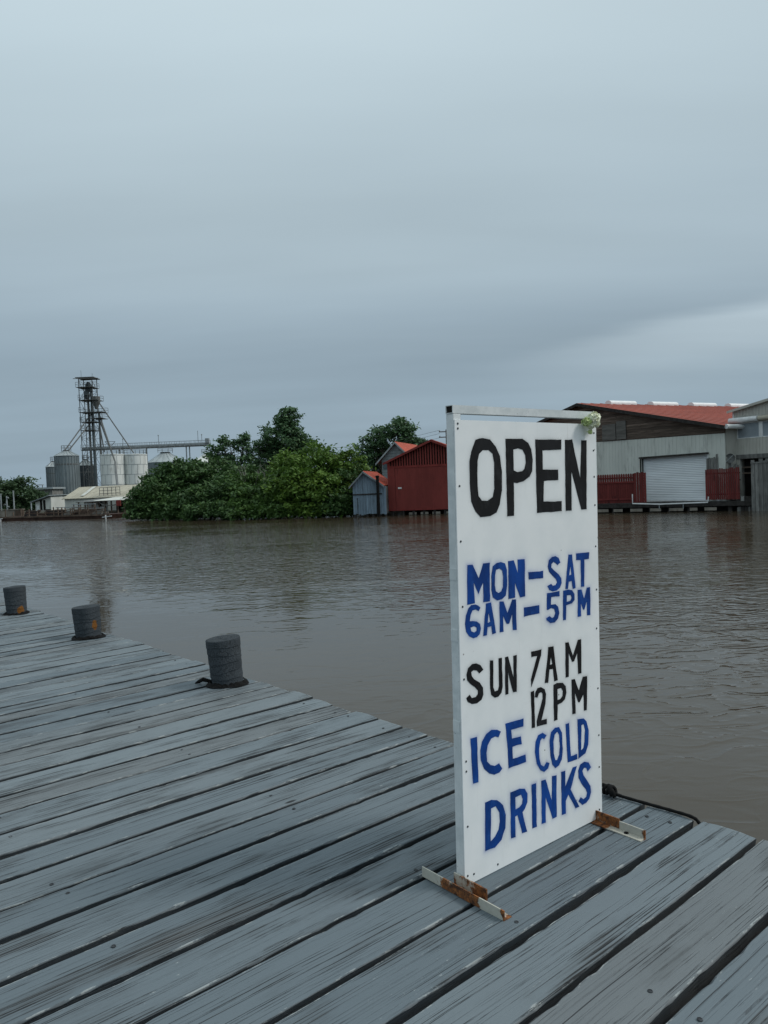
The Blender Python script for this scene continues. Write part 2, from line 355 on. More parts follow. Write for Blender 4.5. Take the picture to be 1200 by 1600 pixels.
# ------------------------------------------------------------------ mesh helpers
class MB:
    def __init__(s): s.v = []; s.f = []
    def add(s, vs, fs):
        o = len(s.v); s.v += [tuple(p) for p in vs]; s.f += [tuple(i + o for i in f) for f in fs]; return s
    def box(s, x0, x1, y0, y1, z0, z1):
        return s.add([(x0, y0, z0), (x1, y0, z0), (x1, y1, z0), (x0, y1, z0), (x0, y0, z1), (x1, y0, z1), (x1, y1, z1), (x0, y1, z1)],
                     [(3, 2, 1, 0), (4, 5, 6, 7), (0, 1, 5, 4), (1, 2, 6, 5), (2, 3, 7, 6), (3, 0, 4, 7)])
    def prism(s, pts, y0, y1):
        """pts: (x, z) outline, counter-clockwise seen from -y; extruded from y0 to y1"""
        n = len(pts)
        vs = [(p[0], y0, p[1]) for p in pts] + [(p[0], y1, p[1]) for p in pts]
        fs = [tuple(range(n)), tuple(range(2 * n - 1, n - 1, -1))] + [(i + n, (i + 1) % n + n, (i + 1) % n, i) for i in range(n)]
        return s.add(vs, fs)
    def tube(s, path, r, n=6, cap=True):
        path = [Vector(p) for p in path]; k = len(path)
        rs = r if isinstance(r, (list, tuple)) else [r] * k
        up0 = None; rings = []
        for i, p in enumerate(path):
            t = (path[min(i + 1, k - 1)] - path[max(i - 1, 0)]).normalized()
            if up0 is None: up0 = t.orthogonal().normalized()
            a = (up0 - t * up0.dot(t))
            a = a.normalized() if a.length > 1e-6 else t.orthogonal().normalized()
            up0 = a; b = t.cross(a)
            rings.append([p + (a * math.cos(2 * math.pi * j / n) + b * math.sin(2 * math.pi * j / n)) * rs[i] for j in range(n)])
        vs = [q for rg in rings for q in rg]; fs = []
        for i in range(k - 1):
            for j in range(n):
                fs.append((i * n + j, i * n + (j + 1) % n, (i + 1) * n + (j + 1) % n, (i + 1) * n + j))
        if cap: fs += [tuple(range(n - 1, -1, -1)), tuple(range((k - 1) * n, k * n))]
        return s.add(vs, fs)
    def bar(s, p, q, w, h=None): 
        return s.tube([p, q], w * .7071, 4)
    def lathe(s, prof, n=24, c=(0, 0)):
        """prof: (radius, z) from bottom to top"""
        vs = []; fs = []; k = len(prof)
        for r, z in prof:
            for j in range(n):
                a = 2 * math.pi * j / n; vs.append((c[0] + r * math.cos(a), c[1] + r * math.sin(a), z))
        for i in range(k - 1):
            for j in range(n): fs.append((i * n + j, i * n + (j + 1) % n, (i + 1) * n + (j + 1) % n, (i + 1) * n + j))
        fs += [tuple(range(n - 1, -1, -1)), tuple(range((k - 1) * n, k * n))]
        return s.add(vs, fs)
    def ribbed(s, u0, u1, zb, zt, y, pitch, amp, thick=.06):
        """upright sheet with box ribs running up; zb, zt are functions of u"""
        n = max(2, int(round((u1 - u0) / pitch)) * 2); us = []
        for i in range(n + 1):
            u = u0 + (u1 - u0) * i / n; us.append((u, y - (amp if (i // 1) % 2 else 0)))
        prof = []
        for i in range(n):
            ua, ub = u0 + (u1 - u0) * i / n, u0 + (u1 - u0) * (i + 1) / n
            o = y - (amp if i % 2 else 0); prof += [(ua, o), (ub, o)]
        vs = []; fs = []
        for (u, yy) in prof: vs += [(u, yy, zb(u)), (u, yy, zt(u))]
        for i in range(len(prof) - 1): fs.append((2 * i, 2 * i + 2, 2 * i + 3, 2 * i + 1))
        o = len(vs)
        vs += [(u0, y + thick, zb(u0)), (u0, y + thick, zt(u0)), (u1, y + thick, zb(u1)), (u1, y + thick, zt(u1))]
        fs += [(o + 2, o, o + 1, o + 3), (o, 0, 1, o + 1), (2 * len(prof) - 2, o + 2, o + 3, 2 * len(prof) - 1)]
        return s.add(vs, fs)
    def mesh(s, name):
        me = bpy.data.meshes.new(name); me.from_pydata(s.v, [], s.f); me.update(); return me
    def build(s, name, mat, parent=None, smooth=False):
        return mobj(name, s.mesh(name), mat, parent, smooth)
def mobj(name, me, mat, parent=None, smooth=False):
    if mat and not me.materials: me.materials.append(M[mat])
    if smooth: me.polygons.foreach_set('use_smooth', [True] * len(me.polygons))
    o = bpy.data.objects.new(name, me); COL.objects.link(o)
    if parent: o.parent = parent
    return o
def tag(o, label=None, cat=None, group=None, kind=None):
    if label: o['label'] = label
    if cat: o['category'] = cat
    if group: o['group'] = group
    if kind: o['kind'] = kind
    return o
def thing(name, loc, label, cat, rz=0.0, group=None):
    o = bpy.data.objects.new(name, None); COL.objects.link(o); o.empty_display_size = .2
    o.location = loc; o.rotation_euler = (0, 0, rz); return tag(o, label, cat, group)
def struct(o): o['kind'] = 'structure'; return o
class Fac:
    """an upright wall plane: two bearings with their distances; local x runs right along the wall, y goes away behind it"""
    def __init__(s, x0, y0, d0, x1, y1, d1, z0):
        a, b = at(x0, y0, d0), at(x1, y1, d1); s.p = Vector((a.x, a.y, z0)); u = b - a; u.z = 0; s.w = u.length; s.u = u.normalized()
        s.n = Vector((-s.u.y, s.u.x, 0)); s.rz = math.atan2(s.u.y, s.u.x); s.z0 = z0
    def q(s, x, y, dy=0.0):
        d = pdir(x, y); o = Vector((0, 0, EYE)); t = (s.p + s.n * dy - o).dot(s.n) / d.dot(s.n); h = o + d * t
        return ((h - s.p).dot(s.u), h.z - s.z0)
LETTERS = [
  ('O','k',['76,1681 87,1720 113,1763 135,1770 154,1772 196,1766 229,1737 253,1697 262,1638 260,1562 247,1504 225,1473 190,1459 132,1458 104,1482 81,1523 75,1597','122,1681 130,1709 152,1723 186,1723 208,1709 218,1674 216,1569 205,1535 175,1520 142,1522 122,1541 118,1607']),
  ('P','k',['289,1770 393,1769 430,1753 449,1726 457,1683 452,1634 435,1611 397,1593 356,1587 334,1589 332,1452 290,1453 290,1614','335,1725 365,1730 394,1724 410,1702 413,1671 403,1644 389,1636 357,1633 335,1640']),
  ('E','k',['477,1768 653,1768 651,1724 523,1722 523,1639 627,1637 626,1593 529,1591 523,1502 647,1498 646,1455 479,1456 478,1634']),
  ('N','k',['678,1768 730,1769 785,1594 798,1767 836,1766 828,1454 789,1455 721,1629 718,1454 676,1455 677,1617']),
  ('M','b',['51,1275 81,1274 114,1217 141,1272 179,1272 176,1116 138,1118 139,1197 110,1154 84,1203 88,1120 46,1120']),
  ('O','b',['187,1221 197,1255 219,1267 245,1269 271,1260 280,1235 281,1169 271,1129 249,1117 218,1116 193,1130 186,1163','209,1218 216,1241 235,1243 252,1234 257,1207 255,1166 245,1149 228,1144 211,1153 206,1178']),
  ('N','b',['290,1269 324,1269 349,1210 349,1268 393,1267 392,1111 360,1110 328,1176 327,1113 288,1112']),
  ('-','b',['415,1209 513,1205 512,1175 417,1178']),
  ('S','b',['632,1229 610,1220 599,1231 584,1237 569,1229 569,1214 585,1201 618,1180 635,1159 637,1138 626,1120 604,1110 574,1109 551,1118 540,1136 565,1143 577,1133 595,1135 605,1145 599,1159 574,1179 552,1198 545,1220 553,1248 573,1260 598,1261 620,1252']),
  ('A','b',['663,1108 689,1259 715,1258 737,1105 716,1104 710,1140 688,1139 681,1106','702,1208 709,1169 691,1167']),
  ('T','b',['745,1259 843,1257 839,1228 805,1228 801,1105 778,1105 778,1227 746,1231']),
  ('6','b',['119,1099 108,1086 92,1095 75,1093 63,1078 58,1053 74,1053 98,1046 114,1033 120,1015 113,993 96,984 76,983 52,994 37,1016 31,1045 37,1078 51,1105 68,1115 92,1115 109,1109','61,1028 82,1031 95,1022 96,1010 81,1005 65,1012']),
  ('A','b',['132,984 153,1110 182,1111 207,984 186,983 181,1015 158,1014 152,982','166,1072 176,1034 159,1032']),
  ('M','b',['233,1108 257,1107 278,1054 310,1106 333,1104 333,978 309,980 308,1047 288,1011 272,1011 251,1049 252,982 230,982']),
  ('-','b',['383,1065 483,1061 482,1026 382,1026']),
  ('5','b',['535,1106 622,1105 621,1083 563,1085 560,1053 592,1052 610,1037 618,1010 608,986 585,973 555,973 531,988 527,998 551,1004 566,993 581,996 589,1014 582,1031 562,1037 542,1032 532,1036']),
  ('P','b',['647,1102 685,1104 711,1098 728,1079 728,1053 709,1040 673,1038 668,1035 663,972 644,973','672,1080 700,1079 707,1066 699,1052 671,1051']),
  ('M','b',['753,1095 780,1094 798,1048 821,1098 845,1097 844,969 819,971 818,1035 798,998 790,1000 775,1034 773,972 750,972']),
  ('S','k',['128,849 106,838 92,851 72,857 60,852 62,835 75,821 105,801 123,777 125,748 113,730 88,722 60,725 36,738 28,753 49,763 60,749 81,747 95,757 94,771 78,787 54,805 37,823 33,846 42,870 65,882 89,880 113,869']),
  ('U','k',['168,878 187,876 184,765 194,748 211,748 219,764 220,877 239,876 240,760 233,734 215,722 193,723 172,738 166,763']),
  ('N','k',['259,876 278,875 308,782 310,873 330,873 327,719 303,721 275,813 275,720 256,721']),
  ('7','k',['424,871 492,869 488,844 443,757 420,721 419,752 462,846 441,848 426,847']),
  ('A','k',['510,719 539,870 572,868 598,715 575,715 567,771 543,772 533,716','555,827 564,793 546,793']),
  ('M','k',['656,870 679,870 710,803 747,868 771,868 769,714 746,715 740,811 716,776 702,778 679,821 676,715 654,715']),
  ('1','k',['417,699 438,700 439,542 419,544']),
  ('2','k',['453,543 518,540 517,561 482,564 492,587 511,627 518,669 508,693 484,706 460,706 445,691 443,672 459,666 469,683 484,686 493,678 492,656 477,622 460,588 451,565']),
  ('P','k',['568,700 592,703 633,697 653,677 657,647 646,621 625,609 595,606 591,540 568,540','595,676 622,677 632,659 629,637 615,627 595,628']),
  ('M','k',['695,698 721,696 748,639 779,695 812,692 805,537 784,539 782,615 753,585 742,587 720,634 722,539 699,541']),
  ('I','b',['47,590 84,588 87,405 56,406']),
  ('C','b',['225,575 208,555 190,564 167,561 145,538 136,509 140,475 158,454 183,443 209,448 228,422 210,409 179,410 150,421 121,448 103,488 101,529 112,561 138,585 168,595 202,588']),
  ('E','b',['253,601 365,598 365,565 288,567 291,529 347,525 351,493 292,496 295,444 374,441 376,410 267,412 263,494']),
  ('C','b',['515,491 499,477 487,485 473,476 462,444 464,400 474,372 493,359 513,374 531,363 522,343 495,335 469,348 446,382 436,438 441,480 459,504 488,508']),
  ('O','b',['536,463 546,496 572,509 602,505 621,475 624,403 618,359 597,336 572,332 552,351 539,393','560,451 571,480 588,489 601,470 605,421 599,384 585,362 571,367 562,400']),
  ('L','b',['648,507 672,507 682,356 727,354 729,331 658,333']),
  ('D','b',['735,510 780,504 801,485 816,442 812,376 791,341 737,330 737,407','763,477 779,477 789,448 785,396 776,368 757,362']),
  ('D','b',['123,310 159,311 193,301 227,270 243,223 239,170 214,130 175,110 117,115','156,276 184,277 205,246 208,210 198,177 176,154 150,142']),
  ('R','b',['275,307 331,307 366,297 383,272 380,236 364,213 347,203 375,111 344,115 317,200 301,199 300,111 273,115','305,280 340,279 351,260 346,240 329,230 304,228']),
  ('I','b',['410,302 439,301 438,111 410,114']),
  ('N','b',['475,302 503,300 543,194 546,301 578,298 574,113 546,113 501,225 498,111 472,114']),
  ('K','b',['611,303 639,301 638,228 694,300 724,299 676,207 737,110 710,110 660,189 640,165 639,107 610,111']),
  ('S','b',['828,265 805,254 793,274 777,278 765,265 772,243 799,212 822,179 827,151 813,124 791,111 761,110 732,135 748,150 769,134 789,138 797,156 787,175 755,211 735,243 734,277 749,299 780,304 812,292']),
]

# ------------------------------------------------------------------ the river and its far bank
wme = MB().add([(-1500, -1500, WATER_Z), (1500, -1500, WATER_Z), (1500, 1500, WATER_Z), (-1500, 1500, WATER_Z)], [(0, 1, 2, 3)])
struct(wme.build('river_water', 'water'))
shore = [(-75, 190), (-50, 124), (0, 112), (80, 106), (200, 99), (300, 82), (400, 75), (520, 69), (560, 67), (607, 66), (700, 64), (760, 62.5),
         (930, 59.0), (1003, 57), (1104, 56), (1200, 56), (1600, 60), (2600, 120)]
sv = []
for (x, dist) in shore:
    d = pdir(x, 760); d.z = 0; d.normalize()
    if x == -75: d = Vector((-.55, .83, 0)).normalized()
    for k, z in ((dist, -1.6), (dist + 1.6, -.42), (dist + 30, -.25), (1400, .3)): sv.append((d.x * k, d.y * k, z))
sf = []
for i in range(len(shore) - 1):
    for j in range(3): sf.append((i * 4 + j, i * 4 + j + 1, (i + 1) * 4 + j + 1, (i + 1) * 4 + j))
struct(MB().add(sv, sf).build('far_bank_ground', 'soil'))

# ------------------------------------------------------------------ the dock: every board is a piece of its own
dock = thing('wooden_dock', (0, 0, 0), 'grey-blue painted plank dock along the brown river', 'dock')
cuts = [-.70, -.43, -.16, .11, .38, .645, .914, 1.183, 1.456, 1.726, 1.986, 2.267, 2.52, 2.777, 3.035, 3.26, 3.513, 3.751, 4.007, 4.276, 4.527,
        4.782, 5.044, 5.306, 5.515, 5.726, 6.023, 6.235, 6.453, 6.665, 6.877, 7.105, 7.33, 7.547, 7.818, 8.063, 8.29, 8.51, 8.735, 8.95, 9.15, 9.353]
while cuts[-1] < 15: cuts.append(cuts[-1] + random.uniform(.235, .27))
hair = {5.515, 6.665, 7.33}
def slope(y): return .012 + .0175 * max(0, min(y, 10.5) - 4.3)
EDGE_X = 3.32
PL_T = .072
def gapw(c): return .004 if c in hair else random.uniform(.024, .036) if c < 4.9 else random.uniform(.028, .044)
gaps = [gapw(c) for c in cuts]
nail_me = None
def nails_mesh():
    b = MB(); n = 10
    b.lathe([(.0085, -.004), (.0085, .0006), (.006, .0012), (.0055, -.0003)], n); return b.mesh('nail')
nail_me = nails_mesh(); nail_me.materials.append(M['nail'])
for i in range(len(cuts) - 1):
    ya, yb = cuts[i] + gaps[i] / 2, cuts[i + 1] - gaps[i + 1] / 2
    sa, sb = slope(cuts[i]), slope(cuts[i + 1]); ym = (ya + yb) / 2
    near = ym < 6
    xe = EDGE_X + random.uniform(-.022, .022)
    xs = list(np.linspace(-3.2, .2, 8)) + list(np.linspace(.2, xe, 72 if near else 34))[1:]
    xs.insert(len(xs) - 1, xe - .007)
    ph = [random.uniform(0, 50) for _ in range(6)]
    bites = [(random.uniform(.4, 3.3), random.choice((0, 1)), random.uniform(.002, .006), random.uniform(.015, .05)) for _ in range(4)]
    lift = random.uniform(-.004, .004); cup = random.uniform(-.003, .004)
    vs, eg, sdv = [], [], []
    for k, x in enumerate(xs):
        def wob(p): return .0018 * math.sin(x * 2.1 + p) + .0006 * math.sin(x * 9.7 + p * 2) + .0005 * math.sin(x * 27 + p * 3) + random.uniform(-.0007, .0007)
        y0 = ya + sa * (x - 1.8) + wob(ph[0]); y1 = yb + sb * (x - 1.8) + wob(ph[1])
        for (bx, sd, am, wd) in bites:
            g = am * math.exp(-((x - bx) / wd) ** 4)
            if sd: y1 -= g
            else: y0 += g
        bev = .0045 + .0025 * math.sin(x * 7 + ph[2]) + (random.random() < .08) * .006
        bev2 = .0045 + .0025 * math.sin(x * 5 + ph[3]) + (random.random() < .08) * .006
        zt = lift + .0015 * math.sin(x * 2 + ph[4]); e_dip = -.004 * max(0, (k - (len(xs) - 2))) 
        w = y1 - y0
        row = [(y0 + .010, -PL_T), (y0, -bev * .7 + zt - .002), (y0 + bev, zt + cup * .3 + e_dip), (y0 + bev + .011, zt + cup * .2 + e_dip), (y0 + w * .27, zt - cup * .5), (y0 + w * .5, zt - cup), (y0 + w * .73, zt - cup * .5),  # sides undercut so their faces in the gaps catch less light
               (y1 - bev2 - .011, zt + cup * .2 + e_dip), (y1 - bev2, zt + cup * .3 + e_dip), (y1, -bev2 * .7 + zt - .002), (y1 - .010, -PL_T)]
        vs += [(x, yy - ym, zz_) for yy, zz_ in row]
        endm = 1.0 if k >= len(xs) - 2 else 0.0
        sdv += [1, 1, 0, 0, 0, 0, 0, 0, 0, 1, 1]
        eg += [0, .75, 1.0, endm * .7, endm * .7, endm * .6, endm * .7, endm * .7, 1.0, .75, 0]
    n = 11; fs = []
    for k in range(len(xs) - 1):
        for j in range(n): fs.append((k * n + j, (k + 1) * n + j, (k + 1) * n + (j + 1) % n, k * n + (j + 1) % n))
    fs += [tuple(range(n)), tuple(range(len(vs) - 1, len(vs) - 1 - n, -1))]
    me = bpy.data.meshes.new('plank'); me.from_pydata(vs, [], fs); me.update()
    at_ = me.attributes.new('edge', 'FLOAT', 'POINT'); at_.data.foreach_set('value', eg)
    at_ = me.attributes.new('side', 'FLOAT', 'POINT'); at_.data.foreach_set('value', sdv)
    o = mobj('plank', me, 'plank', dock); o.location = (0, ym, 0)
    if ym < 7.2:
        for nx in (.955, 2.08, 3.20):
            for fr in (.25, .75):
                if random.random() < (.45 if nx < 1 else .7): continue
                x = nx + random.uniform(-.012, .012); yl = (ya + sa * (x - 1.8)) * (1 - fr) + (yb + sb * (x - 1.8)) * fr
                nl = mobj('nail', nail_me, None, o); nl.location = (x, yl - ym + random.uniform(-.008, .008), lift - cup * .6 + .0018)
for k, jx in enumerate((3.12, 2.08, .955, -.3, -1.6, -2.9)):
    MB().box(jx - .06, jx + .06, -.7, 15.0, -PL_T - .20, -PL_T - .003).build('joist', 'dark_timber', dock)
for k, by in enumerate((-.4, 2.9, 5.9, 9.0, 11.9, 14.6)):
    MB().box(-3.0, 3.10, by - .09, by + .09, -PL_T - .42, -PL_T - .203).build('cross_beam', 'dark_timber', dock)
    for bx in (-2.6, .2, 2.75):
        MB().tube([(bx, by, -2.2), (bx, by, -PL_T - .423)], .13, 12).build('pile', 'dark_timber', dock)

def mooring_post(loc, h, r, lean, label, seed, rust):
    rs = random.Random(seed)
    t = thing('mooring_post', loc, label, 'mooring post', rs.uniform(0, 6), 'mooring posts along the dock edge')
    NS, NZ = 56, 64; vs, ra = [], []
    nb = 6; lim = sorted([h * (i + rs.uniform(-.15, .15)) / nb for i in range(1, nb)])
    bd = [-.9] + lim + [h + .001]
    tl = [(rs.uniform(.006, .016), rs.uniform(0, 6.28)) for _ in bd]
    zs = [-1.5, -.6, -.1] + [h * k / (NZ - 4) for k in range(NZ - 3)]
    lumps = [(rs.uniform(0, 6.28), rs.uniform(0, h), rs.uniform(-.006, .006)) for _ in range(14)]
    for z in zs:
        for j in range(NS):
            a = 2 * math.pi * j / NS
            rr = r * (.90 + .10 * max(0, z) / h) + .004 * math.sin(2 * a + seed) + .0025 * math.sin(5 * a + seed * 3)
            for b in range(len(bd) - 1):
                lo = bd[b] + tl[b][0] * math.sin(a + tl[b][1]) + .004 * math.sin(4 * a + b); hi = bd[b + 1] + tl[b + 1][0] * math.sin(a + tl[b + 1][1]) + .004 * math.sin(4 * a + b + 1)
                if lo <= z < hi and z >= 0:
                    f = min(1, (z - lo) / max(.02, min(hi - lo, h / nb * 1.1))); rr += .0040 * (1 - f) - .0005
            for (la, lz, am) in lumps:
                da = (a - la + math.pi) % (2 * math.pi) - math.pi
                rr += am * math.exp(-(da / .5) ** 2 - ((z - lz) / .04) ** 2)
            if z >= h - .004: rr -= .006
            vs.append((rr * math.cos(a), rr * math.sin(a), z))
            g = 0.0
            for (ga, gz, gw, gh) in rust:
                da = (a + t.rotation_euler.z - ga + math.pi) % (2 * math.pi) - math.pi
                g = max(g, max(0, 1.25 - (da / gw) ** 2 - ((z - gz) / gh) ** 2))
            ra.append(g)
    for f in (.9, .7, .4, .1):                                   # sawn top, a little dished and rough
        for j in range(NS):
            a = 2 * math.pi * j / NS
            vs.append((r * f * math.cos(a), r * f * math.sin(a), h - .010 * (1 - f) + rs.uniform(-.0025, .0025) + .002 * math.sin(3 * a + seed))); ra.append(0)
    rows = len(zs) + 4; fs = []
    for i in range(rows - 1):
        for j in range(NS): fs.append((i * NS + j, i * NS + (j + 1) % NS, (i + 1) * NS + (j + 1) % NS, (i + 1) * NS + j))
    fs.append(tuple(range((rows - 1) * NS, rows * NS)))
    me = bpy.data.meshes.new('shaft'); me.from_pydata(vs, [], fs); me.update()
    at_ = me.attributes.new('rust', 'FLOAT', 'POINT'); at_.data.foreach_set('value', ra)
    o = mobj('shaft', me, 'post', t)
    ax = Vector((-RT.x, -RT.y, 0)); rot = Matrix.Rotation(lean, 3, UP.cross(ax).normalized())
    rz = Matrix.Rotation(t.rotation_euler.z, 3, 'Z')
    o.rotation_euler = (rz.inverted() @ rot @ rz).to_euler()
    b = MB(); n = 40; vs2 = []                                   # black rag of tarred rubber round the foot
    for k, (ro, z) in enumerate(((.002, .030), (.014, .026), (.032, .014), (.040, .004))):
        for j in range(n):
            a = 2 * math.pi * j / n; q = 1 + .35 * math.sin(3 * a + seed) * (k / 3) + rs.uniform(-.12, .12)
            vs2.append(((r * .93 + ro * q) * math.cos(a), (r * .93 + ro * q) * math.sin(a), max(.004, z * (1 + rs.uniform(-.5, .35)))))
    fs2 = [(k * n + j, (k + 1) * n + j, (k + 1) * n + (j + 1) % n, k * n + (j + 1) % n) for k in range(3) for j in range(n)]
    b.add(vs2, fs2); b.build('rubber_collar', 'tar', t)
    if seed != 3: return t
    b = MB(); a0 = math.atan2(-RT.y, -RT.x) - t.rotation_euler.z; d = Vector((math.cos(a0), math.sin(a0), 0)); sd = Vector((-d.y, d.x, 0))
    b.tube([d * r * .9 + Vector((0, 0, .02)), d * (r + .06) + sd * .01 + Vector((0, 0, .045)), d * (r + .10) - sd * .02 + Vector((0, 0, .022)), d * (r + .13) + Vector((0, 0, .012))], [.014, .018, .016, .006], 7)
    b.build('rag_end', 'tar', t)
    return t
view_r = math.atan2(-FW.y, -FW.x)      # towards the camera
mooring_post((3.10, 5.71, 0), .385, .143, R(4), 'grey mooring post without rust, at plank end beside the sign', 3, [])
mooring_post((3.07, 8.86, 0), .355, .155, R(3), 'middle grey mooring post, small rust patch halfway up its side', 8, [(view_r + .95, .14, .34, .075)])
mooring_post((3.03, 11.56, 0), .385, .145, R(2.5), 'farthest grey mooring post, orange rust round its foot', 14, [(view_r + .9, .06, .5, .07)])

# ------------------------------------------------------------------ the painted sign
su = Vector((.99979822, -.02008777, 0)); sn = Vector((.02008667, .99974311, .01049926)); sv2 = Vector((-.00021090, -.01049714, .99994488))
sign = thing('price_board', (0, 0, 0), 'white standing sign with OPEN and opening hours hand painted in black and blue', 'sign')
sm = Matrix.Identity(4)
for i in range(3): sm[i][0] = su[i]; sm[i][1] = sn[i]; sm[i][2] = sv2[i]; sm[i][3] = (2.12448498, 2.08282315, 0.0)[i]
sign.matrix_world = sm; sign.name = 'standing_sign'
RACK = .0094                                                    # the frame leans a touch to one side
def rack(vs): return [(x + RACK * z, y, z) for x, y, z in vs]
SW, SH = .911, 1.840
polys = []
for ch, colr, outl in LETTERS:
    polys.append((colr, [[tuple(int(q) / 1000 for q in p.split(',')) for p in o.split()] for o in outl]))
NXG, NZG = 170, 340
gx, gz = np.meshgrid(np.linspace(0.0, SW, NXG + 1), np.linspace(.012, SH, NZG + 1)); P2 = np.stack([gx.ravel(), gz.ravel()], 1)
dist = {'k': np.full(len(P2), 9.0), 'b': np.full(len(P2), 9.0)}
for colr, ps in polys:
    for pl in ps:
        a = np.array(pl); b = np.roll(a, -1, 0)
        lo, hi = a.min(0) - .06, a.max(0) + .06
        idx = np.where((P2[:, 0] > lo[0]) & (P2[:, 0] < hi[0]) & (P2[:, 1] > lo[1]) & (P2[:, 1] < hi[1]))[0]
        q = P2[idx][:, None, :]; ab = (b - a)[None]; t = np.clip(((q - a[None]) * ab).sum(2) / np.maximum((ab ** 2).sum(2), 1e-12), 0, 1)
        dd = np.sqrt((((a[None] + ab * t[..., None]) - q) ** 2).sum(2)).min(1)
        dist[colr][idx] = np.minimum(dist[colr][idx], dd)
vs = rack([(x, 0.0, z) for x, z in P2]); nf = NXG + 1
fs = [(r * nf + c, r * nf + c + 1, (r + 1) * nf + c + 1, (r + 1) * nf + c) for r in range(NZG) for c in range(NXG)]
nb0 = len(vs)
vs += rack([(0, .005, .012), (SW, .005, .012), (SW, .005, SH), (0, .005, SH)])
c00, c10, c11, c01 = 0, NXG, NZG * nf + NXG, NZG * nf
fs += [(nb0 + 1, nb0, nb0 + 3, nb0 + 2), (c00, nb0, nb0 + 1, c10), (c10, nb0 + 1, nb0 + 2, c11), (c11, nb0 + 2, nb0 + 3, c01), (c01, nb0 + 3, nb0, c00)]
me = bpy.data.meshes.new('panel'); me.from_pydata(vs, [], fs); me.update()
patchy = .5 + .5 * np.sin(P2[:, 0] * 23 + 2.1 * np.sin(P2[:, 1] * 17)) * np.sin(P2[:, 1] * 31 + P2[:, 0] * 11)
for key, nm, sg, am in (('k', 'spray_black', .0065, .42), ('b', 'spray_blue', .0095, .55)):
    val = am * np.exp(-dist[key] / sg) * (.45 + .9 * patchy)
    at_ = me.attributes.new(nm, 'FLOAT', 'POINT'); at_.data.foreach_set('value', np.concatenate([val, np.zeros(4)]).astype(np.float32))
panel = mobj('panel', me, 'sign_white', sign)
for (ch, colr, _), (_, ps) in zip(LETTERS, polys):
    cu = bpy.data.curves.new('letter', 'CURVE'); cu.dimensions = '2D'; cu.fill_mode = 'BOTH'; cu.extrude = .0004
    for pl in ps:
        rough = []
        for k in range(len(pl)):                                 # stencil edges are not quite straight
            p, q = Vector(pl[k]), Vector(pl[(k + 1) % len(pl)]); n = max(1, int((q - p).length / .022))
            for j in range(n):
                w = p.lerp(q, j / n); rough.append((w.x + (random.uniform(-.0011, .0011)), w.y + (random.uniform(-.0011, .0011))))
        sp = cu.splines.new('POLY'); sp.points.add(len(rough) - 1); sp.use_cyclic_u = True
        for k, (x, z) in enumerate(rough): sp.points[k].co = (x, z, 0, 1)
    tmp = bpy.data.objects.new('tmp', cu); COL.objects.link(tmp)
    dg = bpy.context.evaluated_depsgraph_get(); lm = bpy.data.meshes.new_from_object(tmp.evaluated_get(dg))
    bpy.data.objects.remove(tmp); bpy.data.curves.remove(cu)
    for v in lm.vertices: x, z, e = v.co; v.co = (x + RACK * z, -.0007 - e, z)
    lm.materials.clear(); lm.name = 'letter'
    mobj('letter', lm, 'black_paint' if colr == 'k' else 'blue_paint', panel)
def rbox(x0, x1, y0, y1, z0, z1):
    b = MB().box(x0, x1, y0, y1, z0, z1); b.v = rack(b.v); return b
def bevel(o, w=.003, seg=2):
    bm = bmesh.new(); bm.from_mesh(o.data); bmesh.ops.bevel(bm, geom=list(bm.edges), offset=w, segments=seg, affect='EDGES', profile=.7); bm.to_mesh(o.data); bm.free(); return o
bevel(rbox(-.0015, .0385, .0055, .0455, .010, 1.8645).build('frame_post', 'frame_white', sign))
bevel(rbox(.8725, .9125, .0055, .0455, .008, 1.8645).build('frame_post', 'frame_white', sign))
b = MB(); x0, x1, ya, yb, za, zb, th = -.004, .905, .0055, .0455, 1.8655, 1.8975, .003
o8 = [(x0, ya, za), (x0, yb, za), (x0, yb, zb), (x0, ya, zb), (x1, ya, za), (x1, yb, za), (x1, yb, zb), (x1, ya, zb)]
i8 = [(x0, ya + th, za + th), (x0, yb - th, za + th), (x0, yb - th, zb - th), (x0, ya + th, zb - th)]
i8 += [(x0 + .3, y, z) for _, y, z in i8]
b.add(rack(o8 + i8), [(1, 0, 4, 5), (2, 1, 5, 6), (3, 2, 6, 7), (0, 3, 7, 4), (4, 7, 6, 5),
                      (0, 1, 9, 8), (1, 2, 10, 9), (2, 3, 11, 10), (3, 0, 8, 11), (8, 9, 13, 12), (9, 10, 14, 13), (10, 11, 15, 14), (11, 8, 12, 15), (12, 13, 14, 15)])
b.build('top_rail', 'frame_white', sign)
rbox(x0 + .004, .28, ya + .0032, yb - .0032, za + .0032, zb - .0032).build('dark_plug', 'dark_inside', sign)  # solid near-black plug in the open tube end, standing in for the shade inside
rbox(.05, .87, .012, .040, .30, .33).build('cross_rail', 'frame_white', sign)
rbox(.05, .87, .012, .040, 1.10, 1.13).build('cross_rail', 'frame_white', sign)
for z in (.62, .98, 1.22):                                        # lap joints along the outer side of the post
    rbox(-.0045, -.0018, .008, .043, z, z + .045).build('lap_plate', 'frame_white', sign)
rt = bpy.data.meshes  # screws
scm = MB(); scm.lathe([(.0042, -.001), (.0042, .0012), (.0025, .0022)], 10); scm = scm.mesh('screw'); scm.materials.append(M['nail'])
scr = [(.016, 1.826), (.016, 1.807), (.018, 1.585), (.018, 1.37), (.020, 1.115), (.019, .83), (.020, .505), (.020, .465), (.021, .245), (.015, .05), (.05, .045), (.19, .035),
       (.893, 1.80), (.888, 1.72), (.890, 1.60), (.892, 1.47), (.893, 1.28), (.894, 1.08), (.890, .90), (.893, .62), (.894, .40), (.893, .25), (.889, .05)]
